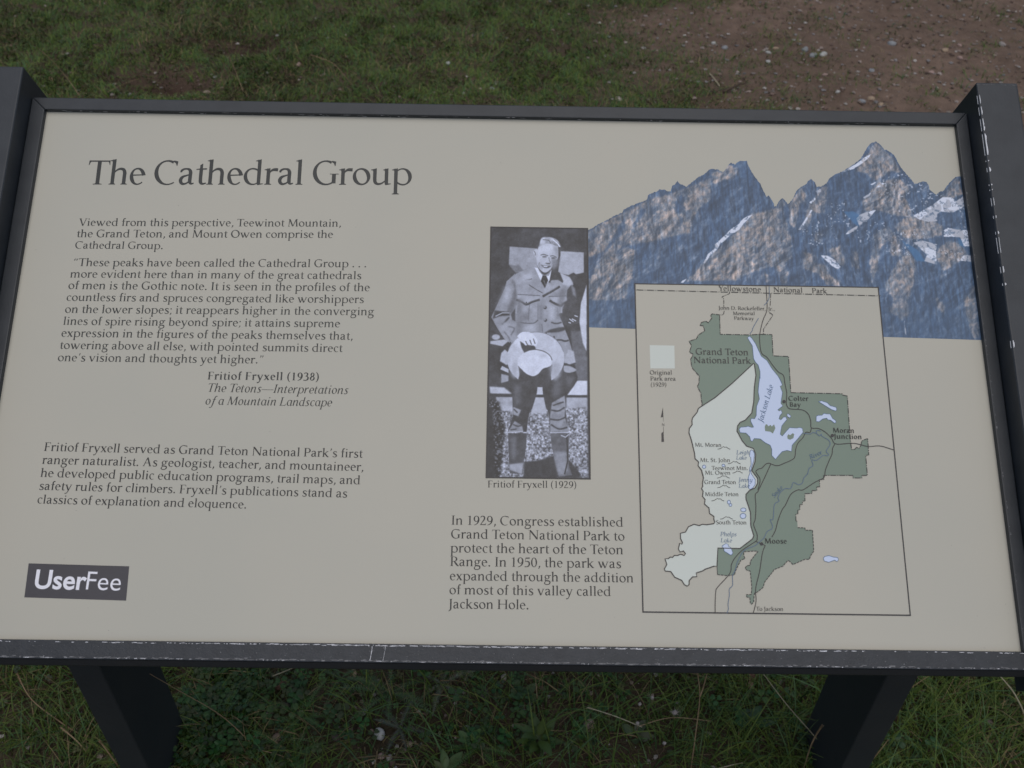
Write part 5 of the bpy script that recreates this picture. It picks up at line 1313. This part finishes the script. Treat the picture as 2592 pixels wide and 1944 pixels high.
# broad-leaved weeds
def broadleaf(L_, w_, col, bend=.4):
    V, C_ = [], []; N_ = 7
    for i in range(N_ + 1):
        t = i / N_
        wd = w_ * (math.sin(math.pi * t ** .75) ** .8 if 0 < t < 1 else .06) * .5
        zz = L_ * (.42 * t - bend * t * t)
        for s in (-1, 0, 1):
            V.append((L_ * t, s * wd, zz + abs(s) * wd * .30)); C_.append([c * (1.25 if s == 0 else 1) for c in col])
    F = []
    for i in range(N_):
        for j in (0, 1): k = i * 3 + j; F.append([k, k + 1, k + 4, k + 3])
    return np_mesh('leaf', V, [np.array(F)], np.array(C_), True)
wl = [((1362, 1870), 'broad-leaved weed, largest, at the bottom edge right of the middle', 13, .047, .020, (.042, .080, .020)),
      ((1130, 1945), 'small leafy weed at the bottom edge below the white stone', 7, .035, .016, (.05, .10, .03)),
      ((1905, 1820), 'dark broad-leaved weed just left of the right leg', 6, .040, .022, (.028, .058, .022)),
      ((1610, 1850), 'single pale upright leafed weed in the grass right of the largest weed', 4, .036, .022, (.05, .08, .035)),
      ((1330, 1750), 'small dark leafy weed close under the bottom rail, right of middle', 6, .03, .018, (.035, .068, .025)),
      ((1190, 1870), 'small bright weed between the white stone and the largest weed', 6, .026, .016, (.05, .105, .03))]
for (q, lab, cnt, L_, w_l, col) in wl:
    x, y = gnd(*q, .02); z = float(height(x, y))
    root = empty('broadleaf_weed', (x, y, z)); tag(root, lab, 'weed', 'broad-leaved weeds under the sign')
    kinds = [broadleaf(L_ * k, w_l * k, [c * (.8 + .4 * rnd.random()) for c in col], b) for k, b in ((1, .35), (.85, .15), (.6, -.2))]
    for i in range(cnt):
        me = kinds[i % 3]
        o = bpy.data.objects.new('leaf', me); COL.objects.link(o); o.parent = root
        if not me.materials: me.materials.append(M_leaf)
        a = i * 2.4
        o.location = (.004 * math.cos(a), .004 * math.sin(a), .006 + .0022 * i); o.rotation_euler = (rnd.uniform(-.25, .25), -.1 - .05 * i * rnd.random(), a); s_ = rnd.uniform(.8, 1.15); o.scale = (s_, s_, s_)

# stones
def stone_mesh(seed, sub=2, flat=.6):
    bm = bmesh.new(); bmesh.ops.create_icosphere(bm, subdivisions=sub, radius=1)
    r = random.Random(seed); dirs = [Vector((r.gauss(0, 1), r.gauss(0, 1), r.gauss(0, 1))).normalized() for _ in range(9)]
    lim = [r.uniform(.62, .95) for _ in dirs]
    for v in bm.verts:
        p = v.co.copy()
        for d_, l_ in zip(dirs, lim):
            k = p.dot(d_)
            if k > l_: p -= d_ * (k - l_) * .9
        v.co = Vector((p.x * r.uniform(.97, 1.03), p.y * .82, p.z * flat))
    me = bpy.data.meshes.new('stone'); bm.to_mesh(me); bm.free()
    for p in me.polygons: p.use_smooth = True
    return me
def stone_mat(nm, c): return mat(nm, c, rough=.8, spec=.3, noise=(60, .6, tuple(k * .72 for k in c)), bump=(300, .3, .001))
SM = {'white': stone_mat('white_stone', (.43, .43, .41)), 'tan': stone_mat('tan_stone', (.36, .27, .19)), 'pink': stone_mat('pink_stone', (.34, .24, .21)), 'grey': stone_mat('grey_stone', (.26, .27, .28)), 'pale': stone_mat('pale_stone', (.34, .30, .28)), 'red': stone_mat('red_brown_stone', (.14, .075, .055)), 'dark': stone_mat('dark_stone', (.08, .065, .06))}
sl = [((960, 1860), .0125, 'white', 'bright white angular stone on the soil at the bottom edge'), ((895, 1695), .009, 'tan', 'small tan pebble peeking out right under the bottom rail'),
      ((712, 1725), .013, 'red', 'reddish stone among the leaves under the bottom rail'), ((940, 1848), .005, 'pink', 'tiny pink pebble touching the left side of the white stone'),
      ((700, 1860), .012, 'pink', 'pink rounded stone half hidden in the soil, left of the white stone'), ((718, 1785), .014, 'dark', 'dark round stone among the clover and yarrow'),
      ((645, 1862), .008, 'pale', 'pale pebble at the lower left of the bare soil'), ((850, 1865), .012, 'dark', 'dark flat stone in the soil just left of the white stone'),
      ((965, 1915), .008, 'pink', 'pinkish pebble straight below the white stone'), ((985, 1918), .007, 'pale', 'pale pebble below and right of the white stone'),
      ((1037, 1882), .006, 'pink', 'small pink pebble right of the white stone'), ((702, 1935), .010, 'tan', 'yellowish pebble on the very bottom edge, left half'),
      ((1900, 1730), .010, 'tan', 'tan stone under the bottom rail beside the right leg'), ((1905, 1708), .016, 'red', 'flat reddish brown stone left of the right leg, up against the rail'),
      ((1490, 1838), .014, 'pink', 'flat brownish stone in the grass right of the largest weed'), ((1225, 1755), .013, 'dark', 'dark reddish stone under the grass, right of the middle yarrow'),
      ((1568, 246), .020, 'pale', 'pale grey stone on the dirt just above the top rail, right of the middle'), ((1135, 162), .019, 'white', 'white stone lying in the thin grass behind the sign'),
      ((1835, 115), .020, 'grey', 'grey pebble in the row of stones on the dirt, leftmost'), ((1807, 103), .015, 'white', 'small white pebble at the top edge of the dirt near the middle'),
      ((1945, 133), .018, 'white', 'white pebble left of the grey pair on the dirt'), ((1964, 119), .018, 'tan', 'warm tan pebble on the dirt beside the white one'),
      ((2037, 130), .024, 'grey', 'blue grey flat stone, left of a close pair on the dirt'), ((2057, 144), .022, 'grey', 'light grey stone, middle of the three stones set close together'),
      ((2083, 141), .022, 'white', 'whitish stone, right of the three stones set close together'), ((2257, 112), .028, 'grey', 'biggest pale blue-grey stone near the top edge of the dirt'),
      ((2390, 131), .020, 'tan', 'tan stone near the top right of the dirt'), ((2429, 152), .019, 'pink', 'pinkish stone above the right side arm'), ((2429, 113), .016, 'pink', 'small pink stone at the top edge above the right arm'),
      ((2203, 254), .022, 'tan', 'pointed tan stone just above the top rail at right'), ((2181, 262), .021, 'grey', 'grey stone left of the pointed tan one'), ((2227, 275), .019, 'tan', 'buff stone against the top rail below the pointed tan one'),
      ((2207, 178), .020, 'grey', 'grey flat stone in the middle of the right-hand dirt'), ((2121, 231), .016, 'white', 'white chip of stone on the dirt above the top rail'), ((2357, 183), .018, 'pink', 'pinkish grey pebble left of the right arm top'),
      ((1858, 230), .018, 'pink', 'pink stone beside the dry stick on the dirt'), ((1944, 155), .017, 'white', 'white pebble below the warm tan one on the dirt'), ((2088, 190), .016, 'pink', 'dull pink pebble below the three close stones'), ((2535, 117), .022, 'pale', 'pale flat stone at the top right corner'),
      ((1245, 222), .013, 'grey', 'grey pebble in the thin grass edge above the rail'), ((1172, 238), .012, 'white', 'small white pebble above the top rail where the grass thins'), ((520, 218), .020, 'pink', 'pinkish stone beside the burrow hole in the grass'), ((755, 165), .016, 'pink', 'pink stone in the grass between two dry stems')]
bases = {i: stone_mesh(100 + i, 2, .5 + .06 * (i % 4)) for i in range(8)}
first = True
for i, (q, r, c, lab) in enumerate(sl):
    x, y = gnd(*q)
    if q[1] < 400: r *= .78
    me = stone_mesh(55, 2, .8) if first else bases[i % 8].copy()
    me.name = 'stone'
    o = link('stone', me, SM[c]); first = False
    o.location = (x, y, float(height(x, y)) + r * (.12 if q[1] < 400 else (.60 if i == 0 else .30))); o.scale = (r * rnd.uniform(.9, 1.15), r * rnd.uniform(.8, 1.1), r * .9); o.rotation_euler = (rnd.uniform(-.2, .2), rnd.uniform(-.2, .2), rnd.random() * 6)
    tag(o, lab, 'stone', 'loose stones on the ground')
# gravel nobody could count
def gravel(name, n_, x0, x1, y0, y1, smin, smax, dens, label):
    x, y = scatter(n_, x0, x1, y0, y1, dens); n = len(x)
    oct_ = np.array([[1, 0, 0], [0, 1, 0], [-1, 0, 0], [0, -1, 0], [0, 0, 1], [0, 0, -1], [.6, .6, .55], [-.6, .6, .5], [-.6, -.6, .5], [.6, -.6, .55]], float)
    Fq = np.array([[0, 6, 4], [6, 1, 4], [1, 7, 4], [7, 2, 4], [2, 8, 4], [8, 3, 4], [3, 9, 4], [9, 0, 4], [0, 1, 6], [1, 2, 7], [2, 3, 8], [3, 0, 9]])
    s = smin + (smax - smin) * nrg.random(n) ** 4
    a = nrg.uniform(0, 6.28, n); ca, sa = np.cos(a), np.sin(a)
    jit = oct_[None] * (1 + nrg.uniform(-.28, .28, (n, 10, 3)))
    jit = jit * np.stack([s, s * .8, s * .6], 1)[:, None, :]
    X = jit[..., 0] * ca[:, None] - jit[..., 1] * sa[:, None] + x[:, None]; Y = jit[..., 0] * sa[:, None] + jit[..., 1] * ca[:, None] + y[:, None]
    Z = jit[..., 2] + (height(x, y) + s * .22)[:, None]
    pal = np.array([[.30, .24, .21], [.22, .17, .14], [.36, .31, .28], [.16, .11, .09], [.25, .24, .24], [.42, .39, .36], [.13, .09, .07], [.20, .14, .115]])
    C_ = pal[nrg.integers(0, 8, n)] * nrg.uniform(.45, 1.0, (n, 1))
    me = np_mesh(name, np.stack([X, Y, Z], -1).reshape(-1, 3), [((np.arange(n) * 10)[:, None, None] + Fq[None]).reshape(-1, 3)], np.repeat(C_, 10, axis=0))
    o = link(name, me, mat(name + '_stone', (.2, .2, .2), rough=.85, spec=.25, attr=True)); tag(o, label, 'gravel', kind='stuff')
gravel('gravel', 30000, -2.4, 2.7, 1.25, 4.4, .0018, .0105, lambda x, y: np.clip((1.12 - grassy(x, y)) * .95, .06, 1), 'fine gravel scattered over the bare dirt behind the sign')
gravel('soil_grit', 9000, -1.3, 1.3, 0, 1.25, .0012, .0085, lambda x, y: np.clip(1.1 - abs(x + .15) * 1.3, .25, 1), 'grit and small pebbles in the dark soil under the sign')

# dry stalks
M_straw = mat('dry_straw', (.30, .21, .12), rough=.6, noise=(30, .6, (.18, .11, .06)))
M_straw2 = mat('pale_straw', (.42, .37, .26), rough=.6, noise=(30, .5, (.30, .25, .16)))
def tube(name, pts, r0, r1, m, parent=None, k=5, loc=(0, 0, 0)):
    V, F = [], []; n = len(pts)
    for i, p in enumerate(pts):
        a, b = Vector(pts[max(0, i - 1)]), Vector(pts[min(n - 1, i + 1)])
        t = (b - a).normalized(); s_ = t.cross(Vector((0, 0, 1)));
        if s_.length < .05: s_ = t.cross(Vector((1, 0, 0)))
        s_.normalize(); u_ = s_.cross(t); r = r0 + (r1 - r0) * i / (n - 1)
        for j in range(k):
            q = 6.2832 * j / k
            V.append(Vector(p) + s_ * r * math.cos(q) + u_ * r * math.sin(q))
    for i in range(n - 1):
        for j in range(k): F.append((i * k + j, i * k + (j + 1) % k, (i + 1) * k + (j + 1) % k, (i + 1) * k + j))
    me = bpy.data.meshes.new(name); me.from_pydata([tuple(v) for v in V], [], F); me.update()
    for p in me.polygons: p.use_smooth = True
    return link(name, me, m, parent, loc)
# each: photo points from the root to the tip with heights above ground
def stalk(pts, r0, r1, m, lab, head=0, cat='dry grass stalk', name='dry_grass_stalk'):
    P_ = []
    for x, y, z in pts:
        gx, gy = gnd(x, y, z); P_.append((gx, gy, z + float(height(gx, gy)) * (1 if z < .02 else .3)))
    sm = [(a, b, c) for a, b, c in cr(P_, 6)]
    base_ = sm[0]
    loc = [(a - base_[0], b - base_[1], c - base_[2]) for a, b, c in sm]
    root = empty(name, base_); tag(root, lab, cat, 'dry grass stalks' if name == 'dry_grass_stalk' else None)
    tube('stem', loc, r0, r1, m, root)
    if head:
        e = Vector(loc[-1]); d_ = (e - Vector(loc[-3])).normalized()
        V, F = [], []
        for i in range(26):
            t = rnd.random(); p = e - d_ * head * t
            o_ = Vector((rnd.uniform(-1, 1), rnd.uniform(-1, 1), rnd.uniform(-1, 1))).normalized() * .0022 * (1 - .5 * t) + d_ * .004
            s_ = d_.cross(o_).normalized() * .0007
            k = len(V); V += [tuple(p), tuple(p + o_ + s_), tuple(p + o_ * 1.6), tuple(p + o_ - s_)]; F.append((k, k + 1, k + 2, k + 3))
        me = bpy.data.meshes.new('seed_head'); me.from_pydata(V, [], F); me.update(); link('seed_head', me, m, root)
    return root
S_ = stalk
S_([(640, 1880, .01), (560, 1810, .08), (450, 1745, .17), (318, 1668, .27)], .0009, .0005, M_straw, 'long thin brown stalk crossing the dark side of the left leg', .012)
S_([(2130, 1944, .0), (2060, 1860, .07), (1990, 1780, .13), (1930, 1700, .19)], .0012, .0006, M_straw2, 'long pale stalk leaning across the left side of the right leg')
S_([(2600, 1830, .02), (2585, 1790, .06), (2560, 1745, .10), (2520, 1698, .15)], .0017, .0008, M_straw2, 'pale curved stalk at the lower right corner beside the right arm')
S_([(2035, 1944, .02), (2052, 1890, .09), (2066, 1860, .12), (2080, 1838, .15)], .0011, .0018, M_straw, 'orange-brown stalk with a tapered head left of the right leg', .02)
S_([(2095, 1944, .0), (2105, 1880, .06), (2130, 1820, .12), (2150, 1782, .16)], .0008, .0004, M_straw, 'thin brown stalk standing in front of the dark face of the right leg')
S_([(2190, 1944, .0), (2215, 1915, .03), (2250, 1870, .06)], .0010, .0006, M_straw, 'short brown stalk at the foot of the right leg, outer side')
S_([(1750, 1944, .0), (1762, 1850, .07), (1772, 1760, .13), (1766, 1700, .17)], .0011, .0009, M_straw, 'upright yellow-brown stalk under the rail, forked with its neighbour', .02)
S_([(1772, 1760, .13), (1780, 1740, .14), (1790, 1703, .17)], .0014, .0010, M_straw, 'yellowish side branch right of the upright stalk')
S_([(1625, 1838, .03), (1560, 1812, .05), (1488, 1790, .06)], .0007, .0009, M_straw2, 'pale stalk lying to the left in the grass, seed head at its left end', .018)
S_([(1620, 1835, .03), (1700, 1815, .04), (1800, 1823, .03)], .0008, .0005, M_straw, 'reddish stem arching sideways in the right-hand grass')
S_([(1805, 1944, .01), (1850, 1936, .02), (1880, 1930, .02)], .0012, .0006, M_straw2, 'pale straw lying at the bottom edge, right half')
S_([(200, 1850, .0), (150, 1820, .01), (80, 1770, .03), (45, 1710, .06)], .0014, .0007, M_straw, 'brown stalk sloping down in the grass at the far lower left', .02)
S_([(298, 1935, .0), (275, 1905, .02), (255, 1878, .04)], .0016, .0012, M_straw, 'short thick brown stalk just left of the left leg near the bottom', .012)
S_([(215, 1895, .01), (190, 1870, .02), (160, 1845, .03)], .0015, .0009, M_straw, 'rust-brown dry stalk among the grass left of the left leg', .02)
S_([(355, 1938, .02), (420, 1944, .02), (305, 1918, .02)], .0010, .0006, M_straw2, 'bent pale straw lying across the foot of the left leg')
S_([(690, 1708, .02), (716, 1698, .04), (742, 1687, .06)], .0010, .0007, M_straw2, 'short pale straw poking out under the bottom rail, left of the middle')
S_([(760, 1935, .0), (710, 1910, .02), (650, 1895, .03)], .0007, .0004, M_straw, 'thin reddish stem low in the soil left of the white stone')
S_([(200, 235, .01), (165, 190, .06), (130, 150, .12), (97, 121, .16)], .0011, .0007, M_straw, 'long straw-coloured grass stem above the left arm')
S_([(615, 230, .01), (600, 190, .05), (580, 140, .11)], .0010, .0010, M_straw, 'upright dry stem right of the burrow hole', .02)
S_([(890, 215, .01), (870, 190, .05), (840, 160, .09), (790, 140, .12)], .0010, .0013, M_straw, 'arching dry stem with a heavy head behind the middle of the top rail', .03)
S_([(270, 225, .01), (310, 210, .03), (350, 193, .06)], .0009, .0006, M_straw, 'slanting dry stem between the left arm and the burrow hole')
S_([(1822, 217, .005), (1808, 203, .01), (1795, 190, .012)], .0022, .0016, M_straw2, 'pale straight straw lying on the dirt')
o = tube('dead_twig', [(0, 0, 0), (.03, .006, .012), (.06, .022, .02), (.085, .045, .012)], .006, .0025, stone_mat('twig_bark', (.075, .050, .038)))
gx, gy = gnd(1830, 236); o.location = (gx, gy, float(height(gx, gy)) + .004); tag(o, 'dark curled twig on the dirt beside the pink stone', 'twig')
# fluffy seed heads
for (q, lab) in (((1709, 1799), 'pale fluffy seed head, largest, in the grass left of the right leg'), ((1683, 1877), 'small white seed head low in the right-hand grass'), ((1653, 1757), 'small pinkish seed head nearest the rail'), ((1622, 1771), 'pinkish bud left of the small seed head near the rail'), ((1615, 1824), 'tiny reddish bud above the reddish arching stem')):
    x, y = gnd(*q, .06); root = empty('seed_head', (x, y, float(height(x, y)))); tag(root, lab, 'seed head', 'seed heads in the grass')
    tube('stem', [(0, .01, 0), (.003, .004, .03), (0, 0, .058)], .0006, .0005, M_straw, root, 4)
    bm = bmesh.new(); bmesh.ops.create_icosphere(bm, subdivisions=1, radius=.0034 if 'fluffy' not in lab else .0046)
    for v in bm.verts: v.co *= rnd.uniform(.8, 1.2)
    if 'fluffy' in lab:
        for i in range(26):
            d_ = Vector((rnd.gauss(0, 1), rnd.gauss(0, 1), abs(rnd.gauss(0, 1)))).normalized(); s_ = d_.orthogonal() * .0003
            bm.faces.new([bm.verts.new(p) for p in (d_ * .003 + s_, d_ * .003 - s_, d_ * .0115)])
    me = bpy.data.meshes.new('bud'); bm.to_mesh(me); bm.free(); link('bud', me, SM['pale'], root, (0, 0, .06))
